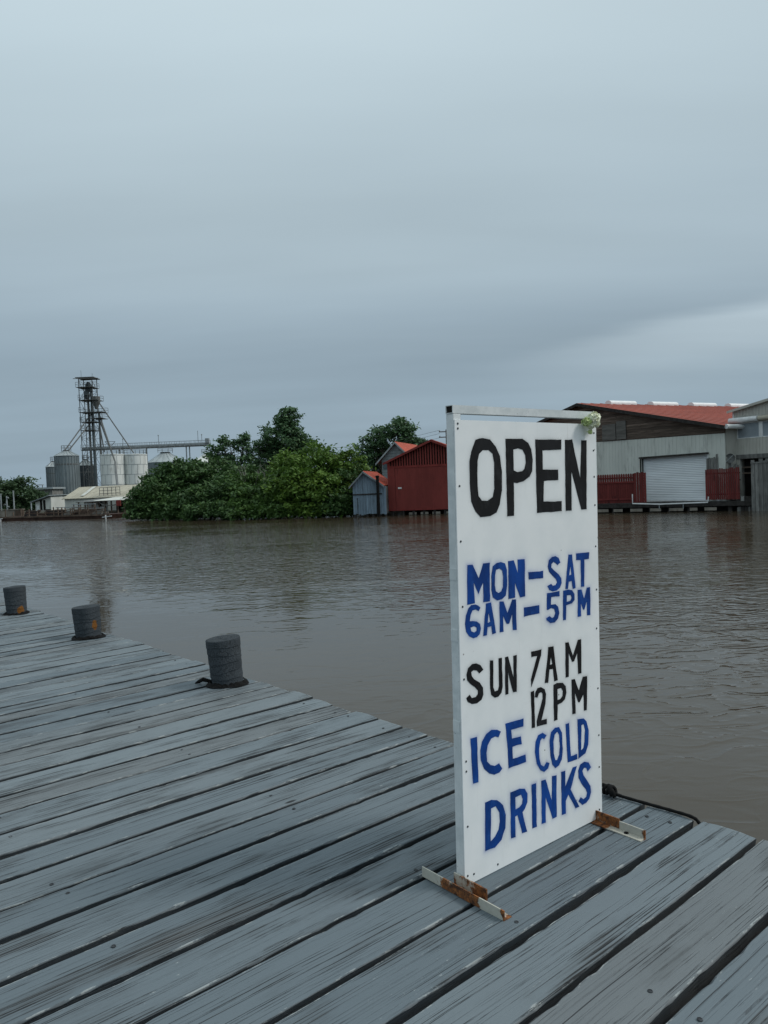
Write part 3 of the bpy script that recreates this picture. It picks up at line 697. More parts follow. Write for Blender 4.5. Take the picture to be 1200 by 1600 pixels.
for (x, z) in scr:
    s_ = mobj('screw', scm, None, panel); s_.location = (x + RACK * z, -.0005, z); s_.rotation_euler = (R(90), 0, 0)
def foot(xv, xh, tall, label):
    """angle iron: upright flange at xv, flat flange reaching to xh; a short taller strip welded where the post stands"""
    t_ = .005; b = MB(); ys = np.linspace(-.255, .185, 23); vs = []; fs = []; ru = []
    s = 1 if xh > xv else -1
    sec = [(xh, .004), (xv, .004), (xv, .044), (xv + s * t_, .044), (xv + s * t_, .004 + t_), (xh, .004 + t_)]
    for y in ys:
        for (x, z) in sec: vs.append((x, y, z)); ru.append(max(0, 1 - abs(y + .02) / .13) + (.5 if y < -.24 else 0))
    n = 6
    for i in range(len(ys) - 1):
        for j in range(n): fs.append((i * n + j, i * n + (j + 1) % n, (i + 1) * n + (j + 1) % n, (i + 1) * n + j))
    fs += [tuple(range(n - 1, -1, -1)), tuple(range(len(vs) - n, len(vs)))]
    me = bpy.data.meshes.new('foot'); me.from_pydata(vs, [], fs); me.update()
    a_ = me.attributes.new('rust', 'FLOAT', 'POINT'); a_.data.foreach_set('value', ru)
    o = mobj('foot', me, 'rusty', sign); o['label'] = label
    me = MB().box(*sorted((tall, tall + .006)), -.125, .05, .010, .054).mesh('weld_strip')
    a_ = me.attributes.new('rust', 'FLOAT', 'POINT'); a_.data.foreach_set('value', [.55] * len(me.vertices))
    mobj('weld_strip', me, 'rusty', o)
    bl = MB(); bl.lathe([(.010, .0), (.010, .003), (.006, .005)], 12); q = bl.build('bolt_hole', 'tar', o); q.location = ((xv + s * .02), -.17, .0092)
foot(-.060, -.018, -.012, 'rusty angle iron foot under the letter D')
foot(.8665, .826, .8600, 'rusty angle iron foot beside the knotted rope')

# flower head tucked behind the top rail
fl = thing('flower_bunch', (0, 0, 0), 'pale green-white flower bunch stuck to the top corner of sign', 'flowers')
fl.matrix_world = sm @ Matrix.Translation((.836 + RACK * 1.86, -.028, 1.852))
frs = random.Random(5)
for k, (cx_, cz_, cr, cy_) in enumerate(((-.034, -.004, .023, .0), (-.010, .010, .026, -.012), (.018, .016, .025, -.006), (.036, .006, .021, .002), (-.012, -.018, .020, -.004), (.012, -.010, .022, -.012), (-.002, -.050, .014, .006))):
    cb_ = MB(); cb_.lathe([(cr * .75 * math.sin(a), -cr * .75 * math.cos(a)) for a in np.linspace(.15, 3.0, 8)], 12)
    vs = [Vector((x + cx_, y + cy_, z + cz_)) for x, y, z in cb_.v]; fs = list(cb_.f)
    for p in range(46 if k < 6 else 14):
        d = Vector((frs.gauss(0, 1), frs.gauss(-.35, 1), frs.gauss(0, 1))).normalized(); tv = d.orthogonal().normalized()
        tv = Matrix.Rotation(frs.uniform(0, 6.28), 3, d) @ tv; bv = d.cross(tv); c = Vector((cx_, cy_, cz_)) + d * cr * frs.uniform(.55, .95); w = cr * frs.uniform(.38, .6)
        o = len(vs)
        vs += [c - d * w * .5, c + tv * w * .75 + bv * w * .1, c + tv * w * .5 + bv * w * .7 + d * w * .3, c + bv * w * .9 + d * w * .15, c - tv * w * .55 + bv * w * .6 + d * w * .3, c - tv * w * .7, c + d * w * .05 + bv * w * .25]
        fs += [(o, o + 1, o + 6), (o + 1, o + 2, o + 6), (o + 2, o + 3, o + 6), (o + 3, o + 4, o + 6), (o + 4, o + 5, o + 6), (o + 5, o, o + 6)]
    MB().add(vs, fs).build('blossom', 'petal' if k not in (0, 6) else 'petal_green', fl, True)

# mooring rope along the dock's edge
b = MB(); path = []
pts = [(3.335, 2.60, -.34), (3.345, 2.56, -.10), (3.30, 2.50, .012), (3.285, 2.36, .012), (3.270, 2.23, .016), (3.268, 2.17, .026), (3.285, 2.10, .016), (3.300, 1.97, .013), (3.308, 1.86, .013), (3.315, 1.775, .010), (3.318, 1.742, -.006), (3.322, 1.728, -.05), (3.320, 1.722, -.24)]
for i in range(len(pts) - 1):
    p0, p1, p2, p3 = [Vector(pts[max(0, min(len(pts) - 1, i + k))]) for k in (-1, 0, 1, 2)]
    for j in range(6):
        t = j / 6; path.append(.5 * ((2 * p1) + (-p0 + p2) * t + (2 * p0 - 5 * p1 + 4 * p2 - p3) * t * t + (-p0 + 3 * p1 - 3 * p2 + p3) * t ** 3))
rope = thing('mooring_rope', (3.27, 2.17, 0), 'black rope knotted at the dock edge beside the sign foot', 'rope')
o_ = Vector((3.27, 2.17, 0))
b.tube([p - o_ for p in path], [.0078 + .0007 * math.sin(i * 1.9) for i in range(len(path))], 8); b.build('rope_line', 'rope', rope, True)
b = MB()
for k in range(4):
    c = Vector((0, .005 + .012 * (k - 1.5), .036)); ring = []
    for j in range(15):
        a = 2 * math.pi * j / 14; ring.append(c + Vector((.021 * math.cos(a), .009 * math.sin(a * 1 + k * 1.3), .020 * math.sin(a))))
    b.tube(ring, .0090, 7)
b.tube([(0, 0, .045), (-.014, -.022, .040), (-.020, -.034, .014)], [.010, .010, .008], 7)
b.tube([(0, .01, .05), (-.01, .035, .058), (-.004, .060, .040)], [.009, .009, .006], 7)
b.build('knot', 'rope', rope, True)

# ------------------------------------------------------------------ buildings across the river
def slab(b, p0, p1, p2, p3, th):
    n = (Vector(p1) - Vector(p0)).cross(Vector(p3) - Vector(p0)).normalized() * th
    P = [Vector(p) for p in (p0, p1, p2, p3)]
    return b.add([*P, *[p - n for p in P]], [(0, 1, 2, 3), (7, 6, 5, 4), (1, 0, 4, 5), (2, 1, 5, 6), (3, 2, 6, 7), (0, 3, 7, 4)])
def seam_roof(name, parent, mat, p0, p1, p2, p3, th=.07, pitch=.75):
    """one roof slope, p0-p1 along the eave, p3-p2 along the ridge, with standing seams up the slope"""
    b = MB(); slab(b, p0, p1, p2, p3, th); P = [Vector(p) for p in (p0, p1, p2, p3)]
    n = (P[1] - P[0]).cross(P[3] - P[0]).normalized(); L = (P[1] - P[0]).length; k = int(L / pitch)
    for i in range(k + 1):
        f = (i + .5) / (k + 1); a = P[0].lerp(P[1], f) + n * .012; c = P[3].lerp(P[2], f) + n * .012
        b.tube([a, c], .028, 4)
    return b.build(name, mat, parent)
def root(F, name, label, cat, group=None): return thing(name, F.p, label, cat, F.rz, group)
def proj(p):
    d = Vector(p) - Vector((0, 0, EYE)); c = Vector((d.dot(_r), d.dot(_uu), d.dot(_f))); return 600 + FOC * c.x / c.z, 800 - FOC * c.y / c.z

# --- red boat shed
F = Fac(606, 797, 61.5, 745, 792, 60.0, -.43)
barn = root(F, 'boat_shed', 'tall dark red boat shed with slatted gable beside the blue hut', 'shed')
(pu, pz), (lu, lz) = F.q(674, 688), F.q(605, 722); ru = 2 * pu - lu
gz_ = F.q(650, 728)[1]
def rl(u): return pz - (abs(u - pu) / (pu - lu)) * (pz - lz)
du = F.q(618, 760)[0]
MB().ribbed(du, ru, lambda u: .06, lambda u: min(gz_, rl(u) - .02), 0, .19, .012).build('front_wall', 'barn_red', barn)
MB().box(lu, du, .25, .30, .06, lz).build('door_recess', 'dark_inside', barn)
MB().box(lu - .01, lu + .16, -.04, .06, .0, lz).build('corner_post', 'barn_red', barn)
MB().box(du - .55, du - .02, -.03, .02, .06, gz_ - .1).build('door', 'barn_red', barn)['label'] = 'weathered red door leaf'
MB().box(lu, lu + .06, .07, 11, .06, lz - .02).build('side_wall', 'barn_red', barn)
MB().box(ru - .06, ru, .07, 11, .06, lz - .02).build('side_wall', 'barn_red', barn)
MB().box(lu, ru, 10.95, 11, .06, lz).build('back_wall', 'barn_red', barn)
MB().prism([(lu + .05, gz_ - .2), (ru - .05, gz_ - .2), (ru - .05, lz), (pu, pz - .12), (lu + .05, lz)], .16, .22).build('gable_backing', 'dark_inside', barn)
MB().box(lu, ru, -.045, .05, gz_ - .10, gz_ + .06).build('gable_rail', 'fascia_red', barn)
k = 0; u = lu + .12
while u < ru - .1:
    t_ = rl(u) - .10
    if t_ > gz_ + .12: MB().box(u, u + .115, -.02, .02, gz_ + .062, t_).build('slat', 'barn_red', barn)
    u += .21
MB().box(lu - .1, ru + .1, -.12, .04, -.06, .055).build('sill_beam', 'fascia_red', barn)
ov = .35; sl = (pz - lz) / (pu - lu)
for s, nm in ((-1, 'l'), (1, 'r')):
    eu = pu + s * (pu - lu + .3); ez = pz - sl * (pu - lu + .3)
    a = [(eu, -ov, ez + .06), (eu, 11.3, ez + .06), (pu, 11.3, pz + .06), (pu, -ov, pz + .06)]
    if s > 0: seam_roof('roof_slope', barn, 'roof_orange', *a)
    else: seam_roof('roof_slope', barn, 'roof_orange', a[1], a[0], a[3], a[2])
    slab(MB(), (eu, -ov - .04, ez - .12), (pu, -ov - .04, pz - .12), (pu, -ov - .04, pz + .06), (eu, -ov - .04, ez + .06), .05).build('barge_board', 'fascia_red', barn)
q0 = F.q(622, 764); MB().box(q0[0], q0[0] + .30, -.06, -.04, q0[1], q0[1] + .13).build('name_plate', 'white_trim', barn)
for i in range(9):
    u = lu + .3 + i * (ru - lu - .5) / 8; MB().tube([(u, .05, -1.6), (u, .05, -.065)], .12, 8).build('stilt', 'dark_timber', barn)
for i in range(7):
    u = lu + 1.6 + i * .95; MB().box(u, u + .62, -.02, .02, -.40, -.22).build('under_board', 'old_concrete', barn)

# --- house with orange roof behind the shed
F = Fac(594, 735, 82, 644, 733, 81, -.2)
hs_ = root(F, 'hillside_house', 'small grey house with orange roof showing behind the red shed', 'house'); hs_.name = 'grey_house'
(pu, pz), (lu, lz) = F.q(618, 690), F.q(593, 719); ru = 2 * pu - lu; sl = (pz - lz) / (pu - lu)
MB().prism([(lu + .25, 0), (ru - .25, 0), (ru - .25, lz), (pu, pz - .15), (lu + .25, lz)], 0, 9).build('wall', 'grey_siding', hs_)
for i in range(13):
    z = lz - 1.6 + i * .28
    hw = (pu - lu - .27) if z < lz else (pu - lu - .27) * max(0, 1 - (z - lz) / (pz - .2 - lz))
    if hw > .15: MB().box(pu - hw, pu + hw, -.035, -.002, z, z + .22).build('siding_board', 'grey_siding', hs_)
for s in (-1, 1):
    eu = pu + s * (pu - lu + .35); ez = pz - sl * (pu - lu + .35)
    a = [(eu, -.4, ez), (eu, 9.3, ez), (pu, 9.3, pz), (pu, -.4, pz)]
    if s > 0: seam_roof('roof_slope', hs_, 'roof_orange', *a)
    else: seam_roof('roof_slope', hs_, 'roof_orange', a[1], a[0], a[3], a[2])
    slab(MB(), (eu, -.44, ez - .22), (pu, -.44, pz - .22), (pu, -.44, pz - .01), (eu, -.44, ez - .01), .04).build('barge_board', 'steel_pale', hs_)
q0 = F.q(599, 729); MB().box(q0[0], q0[0] + .5, -.06, -.037, q0[1] - .3, q0[1] + .5).build('window', 'window_glass', hs_)

# --- blue-grey plank hut on the water
F = Fac(552, 804, 60.8, 604, 801, 60.4, -.62)
hut = root(F, 'plank_hut', 'small blue-grey plank hut with orange roof standing in the water', 'hut')
(pu, pz), (lu, lz), (ru, rz_) = F.q(568, 736), F.q(546, 761), F.q(601, 758)
wl_, wr_ = F.q(552, 790)[0], F.q(604, 790)[0]
def rl2(u): return pz + (lz - pz) * (pu - u) / (pu - lu) if u < pu else pz + (rz_ - pz) * (u - pu) / (ru - pu)
n = 13
for i in range(n):
    a, c = wl_ + (wr_ - wl_) * i / n + .008, wl_ + (wr_ - wl_) * (i + 1) / n - .008; zb_ = random.uniform(-.10, .05)
    MB().prism([(a, zb_), (c, zb_), (c, rl2(c) - .07), (a, rl2(a) - .07)], 0 - random.uniform(0, .02), .04).build('board', 'blue_board', hut)
MB().prism([(wl_, 0), (wr_, 0), (wr_, rl2(wr_) - .1), (pu, pz - .14), (wl_, rl2(wl_) - .1)], .06, 6.5).build('inner_wall', 'grey_board', hut)
q0 = F.q(553, 773); MB().box(wl_, F.q(597, 772)[0], -.06, -.025, q0[1] - .05, q0[1] + .05).build('batten', 'dark_timber', hut)
for s, (eu, ez) in ((-1, (lu, lz)), (1, (ru, rz_))):
    a = [(eu, -.3, ez), (eu, 6.8, ez), (pu, 6.8, pz), (pu, -.3, pz)]
    if s > 0: seam_roof('roof_slope', hut, 'roof_orange', *a)
    else: seam_roof('roof_slope', hut, 'roof_orange', a[1], a[0], a[3], a[2])
    slab(MB(), (eu, -.34, ez - .16), (pu, -.34, pz - .16), (pu, -.34, pz - .01), (eu, -.34, ez - .01), .04).build('barge_board', 'grey_siding', hut)
for i in range(6):
    u = wl_ + .1 + i * (wr_ - wl_ - .2) / 5; MB().tube([(u, .1, -1.4), (u, .1, .0)], .10, 8).build('stilt', 'dark_timber', hut)
q0 = F.q(558, 778); MB().box(q0[0], q0[0] + .03, -.05, -.022, .1, q0[1]).build('door_edge', 'dark_timber', hut)
p_ = F.q(591, 744); pp = F.p + F.u * p_[0] - F.n * .55
t = thing('mooring_pile', (pp.x, pp.y, -2.0), 'tall black pile standing in front of the blue hut', 'pile')
MB().tube([(0, 0, 0), (.02, 0, p_[1] - .62 + 2.0)], [.15, .12], 10).build('shaft', 'tar', t)
MB().lathe([(.15, p_[1] - .62 + 1.9), (.15, p_[1] - .62 + 2.02), (.10, p_[1] - .62 + 2.05)], 10, (.02, 0)).build('cap', 'tar', t)

# --- big warehouse
F = Fac(930, 790, 57.6, 1128, 783, 48.0, -.25)
wh = root(F, 'warehouse', 'big warehouse with red roof, dark timber gable and white roller door', 'warehouse')
(pu, pz), (ru, rz_) = F.q(908, 630), F.q(1132, 663); sl = (pz - rz_) / (ru - pu); lu = 2 * pu - ru; lz = rz_
def rl3(u): return pz - sl * abs(u - pu)
(c0u, c0z), (c1u, c1z) = F.q(930, 691), F.q(1130, 677)
def cl(u): return c0z + (c1z - c0z) * (u - c0u) / (c1u - c0u)
(d0u, d0z), (d1u, d1z), (dbu, dbz) = F.q(1002, 717), F.q(1106, 709.5), F.q(1005, 784)
dl = lambda u: d0z + (d1z - d0z) * (u - d0u) / (d1u - d0u)
MB().ribbed(lu, d0u, lambda u: .0, cl, 0, .3, .014).build('wall_cladding', 'white_cladding', wh)
MB().ribbed(d0u, d1u, dl, cl, 0, .3, .014).build('wall_cladding', 'white_cladding', wh)
MB().ribbed(d1u, ru, lambda u: .0, cl, 0, .3, .014).build('wall_cladding', 'white_cladding', wh)
b = MB(); NSL = 27; zb_ = dbz
for i in range(NSL):
    za, zc_ = zb_ + (min(d0z, d1z) + .1 - zb_) * i / NSL, zb_ + (min(d0z, d1z) + .1 - zb_) * (i + 1) / NSL
    b.add([(d0u, .20, za), (d1u, .20, za), (d1u, .180, (za + zc_) / 2), (d0u, .180, (za + zc_) / 2), (d1u, .20, zc_), (d0u, .20, zc_)], [(0, 1, 2, 3), (3, 2, 4, 5)])
door = b.build('roller_door', 'shutter_white', wh)
MB().box(d0u, d1u, .14, .19, dbz - .02, dbz + .11).build('bottom_bar', 'white_trim', door)
MB().box(d0u - .10, d0u - .002, -.05, .22, 0, d0z).build('door_jamb', 'dark_timber', wh)
MB().box(d1u + .002, d1u + .06, -.05, .22, 0, d1z).build('door_jamb', 'white_trim', wh)
slab(MB(), (d0u - .1, -.055, d0z + .002), (d1u + .1, -.055, d1z + .002), (d1u + .1, -.055, d1z + .12), (d0u - .1, -.055, d0z + .12), -.1).build('lintel', 'dark_timber', wh)
rows = 17; hb = (pz - .1 - min(c0z, c1z)) / rows
for i in range(rows):
    for piece in range(2):
        f0, f1 = i / rows, (i + .95) / rows
        def zat(u, f): return cl(u) + .03 + (pz - .15 - cl(u)) * f
        us = [u for u in np.linspace(lu, ru, 241) if zat(u, f1) < rl3(u) - .05]
        if not us: continue
        jn = pu + .3 * math.sin(i * 2.3) * (ru - pu)
        a, c = (us[0], min(jn - .01, us[-1])) if piece == 0 else (max(jn + .01, us[0]), us[-1])
        if c - a < .2: continue
        yo = random.uniform(0, .03)
        MB().prism([(a, zat(a, f0)), (c, zat(c, f0)), (c, zat(c, f1)), (a, zat(a, f1))], -.03 - yo, .0).build('gable_board', 'weathered_board', wh)
MB().prism([(lu + .1, cl(lu) - .1), (ru - .1, cl(ru) - .1), (ru - .1, max(cl(ru) - .05, rz_ - .12)), (pu, pz - .12), (lu + .1, lz - .12)], .01, .12).build('gable_backing', 'weathered_board', wh)
for (xa, ya, xb, yb) in ((943, 662, 963, 689), (965, 657, 979, 687)):
    (a, za), (c, zc_) = F.q(xa, yb), F.q(xb, ya); MB().box(a, c, -.12, -.065, za, zc_).build('shutter', 'old_shutter', wh)
WL = 27.0
for s in (-1, 1):
    eu = pu + s * (ru - pu + .35); ez = pz - sl * (ru - pu + .35)
    a = [(eu, -.45, ez), (eu, WL, ez), (pu, WL, pz), (pu, -.45, pz)]
    if s > 0: seam_roof('roof_slope', wh, 'roof_red', *a, pitch=1.0)
    else: seam_roof('roof_slope', wh, 'roof_red', a[1], a[0], a[3], a[2], pitch=1.0)
    slab(MB(), (eu, -.49, ez - .24), (pu, -.49, pz - .24), (pu, -.49, pz - .01), (eu, -.49, ez - .01), .05).build('barge_board', 'dark_timber', wh)
for xa, xb in ((950, 990), (1016, 1055), (1079, 1115), (1137, 1168)):       # pale hoods astride the ridge
    def solve(xt):
        lo, hi = 0.0, 60.0
        for _ in range(40):
            mid = (lo + hi) / 2
            if proj(F.p + F.u * pu + F.n * mid + UP * pz)[0] < xt: lo = mid
            else: hi = mid
        return lo
    y0, y1 = solve(xa), min(solve(xb), WL - .2)
    if y1 < y0 + .5: y0, y1 = WL - 3.2, WL - .3
    pr = [(pu + .34 * math.cos(math.pi * i / 10), pz + .02 + .24 * math.sin(math.pi * i / 10)) for i in range(11)] + [(pu - .34, pz - .1), (pu + .34, pz - .1)]
    MB().prism(pr[::-1], y0, y1).build('ridge_hood', 'white_vent', wh)
MB().box(ru - .06, ru, .12, WL - .3, 0, rz_ - .05).build('side_wall', 'cream_wall', wh)
MB().box(lu, lu + .06, .12, WL - .3, 0, lz - .05).build('side_wall', 'cream_wall', wh)
MB().box(lu, ru, WL - .36, WL - .3, 0, lz).build('back_wall', 'cream_wall', wh)
MB().tube([(ru + .42, -.4, rz_ - .17), (ru + .42, 9, rz_ - .17)], .15, 10).build('gutter', 'white_trim', wh)
MB().box(ru + .02, ru + .35, 1.2, 6, rz_ - 1.2, rz_ - .45).build('eave_box', 'fascia_red', wh)

# --- fences in front of the warehouse
F = Fac(870, 793, 53.4, 1003, 788, 50.9, -.38)
fe = root(F, 'picket_fence', 'dark red fence with round-topped pickets left of the roller door', 'fence')
u0, u1 = 0.0, F.q(991, 780)[0]; tz = F.q(930, 742)[1]
u = u0
while u < u1:
    pr = [(u, .1), (u + .13, .1), (u + .13, tz - .10)] + [(u + .065 + .065 * math.cos(a), tz - .10 + .10 * math.sin(a)) for a in (.6, 1.1, 1.57, 2.05, 2.55)] + [(u, tz - .10)]
    MB().prism(pr, -.03, .0).build('picket', 'fence_red', fe); u += .150
for z in (.35, tz - .33, tz - .62): MB().box(u0, u1, -.075, -.033, z, z + .10).build('rail', 'fence_red', fe)
MB().box(u0, u1, .003, .03, .1, tz - .55).build('back_board', 'fence_red', fe)
MB().box(u0, u1 + .8, -.12, .05, -.15, .095).build('base_beam', 'fence_red', fe)
for i in range(5):
    u = u1 + .03 + i * .155; MB().prism([(u, .1), (u + .14, .1), (u + .14, tz + .02 + .05 * (i % 2)), (u, tz + .02 + .05 * (i % 2))], -.05, -.01).build('end_board', 'fence_red', fe)
for u in (u0 + .1, 2.5, u1 - .1): MB().box(u, u + .1, .032, .12, -.1, tz - .2).build('fence_post', 'dark_timber', fe)

F = Fac(1103, 782, 48.0, 1157, 779, 46.9, -.15)
fr = root(F, 'board_fence', 'dark red board fence right of the roller door', 'fence')
w_ = F.w; zl, zr = F.q(1104, 734)[1], F.q(1155, 730)[1]; nbd = 17
for i in range(nbd):
    a, c = w_ * i / nbd, w_ * (i + 1) / nbd - .022; top = zl + (zr - zl) * i / nbd + random.uniform(-.04, .04)
    MB().box(a, c, -.03 - random.uniform(0, .015), .0, .02, top).build('board', 'fence_red', fr)
for z in (.3, zl - .3): MB().box(0, w_, .003, .07, z, z + .09).build('rail', 'dark_timber', fr)
F = Fac(1103, 760, 48.6, 1157, 757, 47.5, -.2)
gp = root(F, 'pole_fence', 'row of grey weathered poles rising behind the red board fence', 'fence')
for x, yt in ((1105, 716), (1108.5, 715), (1112, 715), (1116, 714), (1120, 709), (1124, 713), (1128, 720), (1132, 722), (1136, 723), (1140, 724), (1144, 725), (1149, 724), (1153, 726)):
    a, z = F.q(x, yt); MB().prism([(a - .068, .05), (a + .068, .05), (a + .06, z - .02), (a + .02, z), (a - .06, z - .03)], -.03, .03).build('pole', 'grey_board', gp)
MB().box(0, F.w, .033, .09, 1.2, 1.3).build('rail', 'dark_timber', gp)
a, z = F.q(1141, 716, -.15); pp = F.p + F.u * a - F.n * .15
dsh = thing('round_dish', (pp.x, pp.y, F.z0 + z - .35), 'dark round dish propped above the red board fence', 'dish', F.rz)
b = MB(); NR = 20; vs = []; fs = []
for k, (rr, yy) in enumerate(((.04, .10), (.14, .075), (.22, .03), (.29, -.03))):
    for j in range(NR): vs.append((rr * math.cos(2 * math.pi * j / NR), yy, .35 + rr * math.sin(2 * math.pi * j / NR)))
for k in range(3):
    for j in range(NR): fs.append((k * NR + j, (k + 1) * NR + j, (k + 1) * NR + (j + 1) % NR, k * NR + (j + 1) % NR))
b.add(vs, fs); b.build('bowl', 'steel_grey', dsh)
MB().tube([(-.2, -.03, .15), (.05, -.22, .40), (.2, -.03, .55)], .018, 5).build('arm', 'steel_pale', dsh)
MB().tube([(0, .1, .35), (0, .14, -.9)], .03, 6).build('mast', 'steel_grey', dsh)

F = Fac(870, 800, 52.6, 1182, 796, 46.4, -.42)
qy = root(F, 'timber_quay', 'low dark timber quay on stilts below the roller door', 'quay')
MB().box(0, F.w, 0, 2.6, .02, .18).build('deck', 'dark_timber', qy)
MB().box(-.05, F.w + .05, -.08, -.003, -.10, .16).build('edge_beam', 'dark_timber', qy)
nst = 11
for i in range(nst):
    u = .3 + i * (F.w - .6) / (nst - 1); MB().tube([(u, .15, -1.9), (u, .15, .015)], .13, 8).build('stilt', 'dark_timber', qy)
for xa, xb in ((931, 951), (959, 973), (985, 1004), (1016, 1033), (1046, 1068), (1078, 1090), (1101, 1120)):
    a, c = F.q(xa, 798)[0], F.q(xb, 798)[0]; MB().box(a, c, -.06, -.02, -.36, -.17).build('under_board', 'old_concrete', qy)
MB().box(-.5, F.w, .95, 1.0, -1.2, .0).build('retaining_wall', 'dark_timber', qy)
pts = [F.q(988, 772, -.12), F.q(988.5, 787, -.12), F.q(1030, 788, -.12), F.q(1106, 785, -.12), F.q(1107, 776, -.12)]
pr = thing('white_pipe', F.p + F.u * pts[1][0] - F.n * .12, 'thin white pipe bent along the quay below the roller door', 'pipe', F.rz)
o0 = pts[1][0]
MB().tube([(u - o0, 0, z) for u, z in pts], .045, 6).build('pipe_run', 'white_trim', pr)
for u in (pts[2][0] - o0, (pts[2][0] + pts[3][0]) / 2 - o0): MB().tube([(u, 0, pts[2][1] - .02), (u, .0, pts[2][1] - .30)], .03, 5).build('bracket', 'steel_pale', pr)
a, z = F.q(1123, 780, .3); pp = F.p + F.u * a + F.n * .3
bf = thing('white_float', (pp.x, pp.y, -.24), 'small white float lying before the red board fence', 'float')
b = MB(); b.lathe([(.04, .0), (.12, .04), (.15, .10), (.13, .16), (.07, .20), (.03, .21)], 12); b.build('buoy_body', 'white_vent', bf, True)
MB().tube([(0, 0, .20), (.04, 0, .25), (0, 0, .28)], .012, 5).build('eye', 'white_trim', bf)

# --- house at the right
F = Fac(1147, 712, 48.4, 1200, 709, 46.4, -.3)
rh = root(F, 'stilt_house', 'cream upper storey house on posts with dark boarded ground floor', 'house')
bz, (au, az_), (_, e1) = F.q(1149, 711)[1], F.q(1147, 642), F.q(1200, 625)
uu_ = F.q(1200, 625)[0]; sl = (e1 - az_) / uu_; PKU = 4.6; pk = az_ + sl * PKU; WD = PKU * 2
wins = [(F.q(1152, 686), F.q(1187, 658)), (F.q(1191, 683), F.q(1226, 655)), (F.q(1231, 681), F.q(1266, 653))]
wz0, wz1 = wins[0][0][1], wins[0][1][1]
gt = lambda u: pk - sl * abs(u - PKU)
MB().ribbed(0, WD, lambda u: bz, lambda u: wz0, 0, .22, .022).build('wall_panel', 'cream_wall', rh)
MB().ribbed(0, WD, lambda u: wz1, gt, 0, .22, .022).build('gable_panel', 'cream_wall', rh)
edges = [0] + [v for (a, c) in wins for v in (a[0], c[0])] + [WD]
for i in range(0, len(edges), 2): MB().box(edges[i], edges[i + 1], -.02, .06, wz0 + .002, wz1 - .002).build('pier', 'white_trim' if i else 'cream_wall', rh)
for (a, c) in wins:
    wnd = MB().box(a[0] + .05, c[0] - .05, .03, .05, wz0 + .05, wz1 - .05).build('window', 'window_screen', rh)
    for bx in ((a[0] + .002, c[0] - .002, -.03, .055, wz0 + .003, wz0 + .05), (a[0] + .002, c[0] - .002, -.03, .055, wz1 - .05, wz1 - .003), (a[0] + .002, a[0] + .05, -.03, .055, wz0 + .05, wz1 - .05), (c[0] - .05, c[0] - .002, -.03, .055, wz0 + .05, wz1 - .05)):
        MB().box(*bx).build('frame', 'white_trim', wnd)
hz_ = wz1 + .17
MB().tube([(-.12, -.20, hz_), (wins[0][1][0] + .02, -.20, hz_)], .17, 12).build('shutter_housing', 'white_trim', rh)
MB().tube([(wins[0][1][0] + .08, -.20, hz_), (wins[2][1][0], -.20, hz_)], .15, 12).build('shutter_housing', 'tan_roof', rh)
MB().box(-.03, .06, -.03, .07, bz, az_).build('corner_trim', 'white_trim', rh)
MB().box(0, .06, .08, 8, bz, az_ - .02).build('side_wall', 'cream_wall', rh)
MB().box(WD - .06, WD, .08, 8, bz, az_ - .02).build('side_wall', 'cream_wall', rh)
MB().box(0, WD, 7.95, 8, bz, az_).build('back_wall', 'cream_wall', rh)
for s in (-1, 1):
    eu = PKU + s * (PKU + .25); ez = gt(eu)
    a = [(eu, -.25, ez + .06), (eu, 8.2, ez + .06), (PKU, 8.2, pk + .06), (PKU, -.25, pk + .06)]
    if s > 0: seam_roof('roof_slope', rh, 'galvanised_roof', *a)
    else: seam_roof('roof_slope', rh, 'galvanised_roof', a[1], a[0], a[3], a[2])
    slab(MB(), (eu, -.29, ez - .10), (PKU, -.29, pk - .10), (PKU, -.29, pk + .05), (eu, -.29, ez + .05), .04).build('barge_board', 'cream_wall', rh)
MB().box(-.1, WD, -.06, .10, bz - .26, bz - .003).build('floor_beam', 'grey_board', rh)
MB().box(0, WD, .3, 7.9, bz - .16, bz - .02).build('floor', 'dark_timber', rh)
for u, mt in ((.30, 'cream_wall'), (2.2, 'grey_board'), (4.4, 'grey_board'), (6.8, 'grey_board'), (9.0, 'grey_board')):
    MB().box(u - .10, u + .10, .0, .18, -.5, bz - .262).build('post', mt, rh)
for i in range(8):
    a, c = .1 + i * 1.1, .1 + (i + 1) * 1.1 - .02; MB().box(a, c, 2.4, 2.45, -.3, bz - .3).build('back_board', 'dark_timber', rh)
for z in (bz - .75, bz - 1.1): MB().box(.42, 1.5, .2, .26, z - .10, z).build('lintel_board', 'weathered_board', rh)
MB().box(.42, 1.9, .4, .45, -.2, bz - .28).build('dark_opening', 'dark_inside', rh)  # near-black sheet standing in for the shade of the ground-floor opening
F6 = Fac(1175, 797, 46.4, 1200, 795, 45.7, -.95)
gf = root(F6, 'plank_fence', 'grey weathered plank fence standing in the water under the cream house', 'fence')
for i in range(22):
    u = i * .235; MB().box(u, u + .20 + random.uniform(0, .025), -random.uniform(0, .04), .03, -.3, F6.q(1178, 721)[1] + random.uniform(-.12, .10) + .03 * i).build('plank', 'grey_board', gf)
MB().box(0, 5.1, -.075, -.045, F6.q(1178, 721)[1] - .12, F6.q(1178, 721)[1] - .03).build('cap_rail', 'grey_board', gf)
MB().box(0, 5.1, .035, .10, 1.0, 1.1).build('rail', 'dark_timber', gf)
F7 = Fac(1152, 790, 47.0, 1178, 788, 46.5, -.9)
lw = root(F7, 'stone_footing', 'mottled grey footing wall below the cream house post', 'wall')
for i in range(5):
    for j in range(3): MB().box(i * .21 + .1 * (j % 2), i * .21 + .195 + .1 * (j % 2), -random.uniform(0, .05), .3, j * .32, j * .32 + .30).build('block', 'grey_board' if (i + j) % 3 == 0 else 'dark_timber', lw)

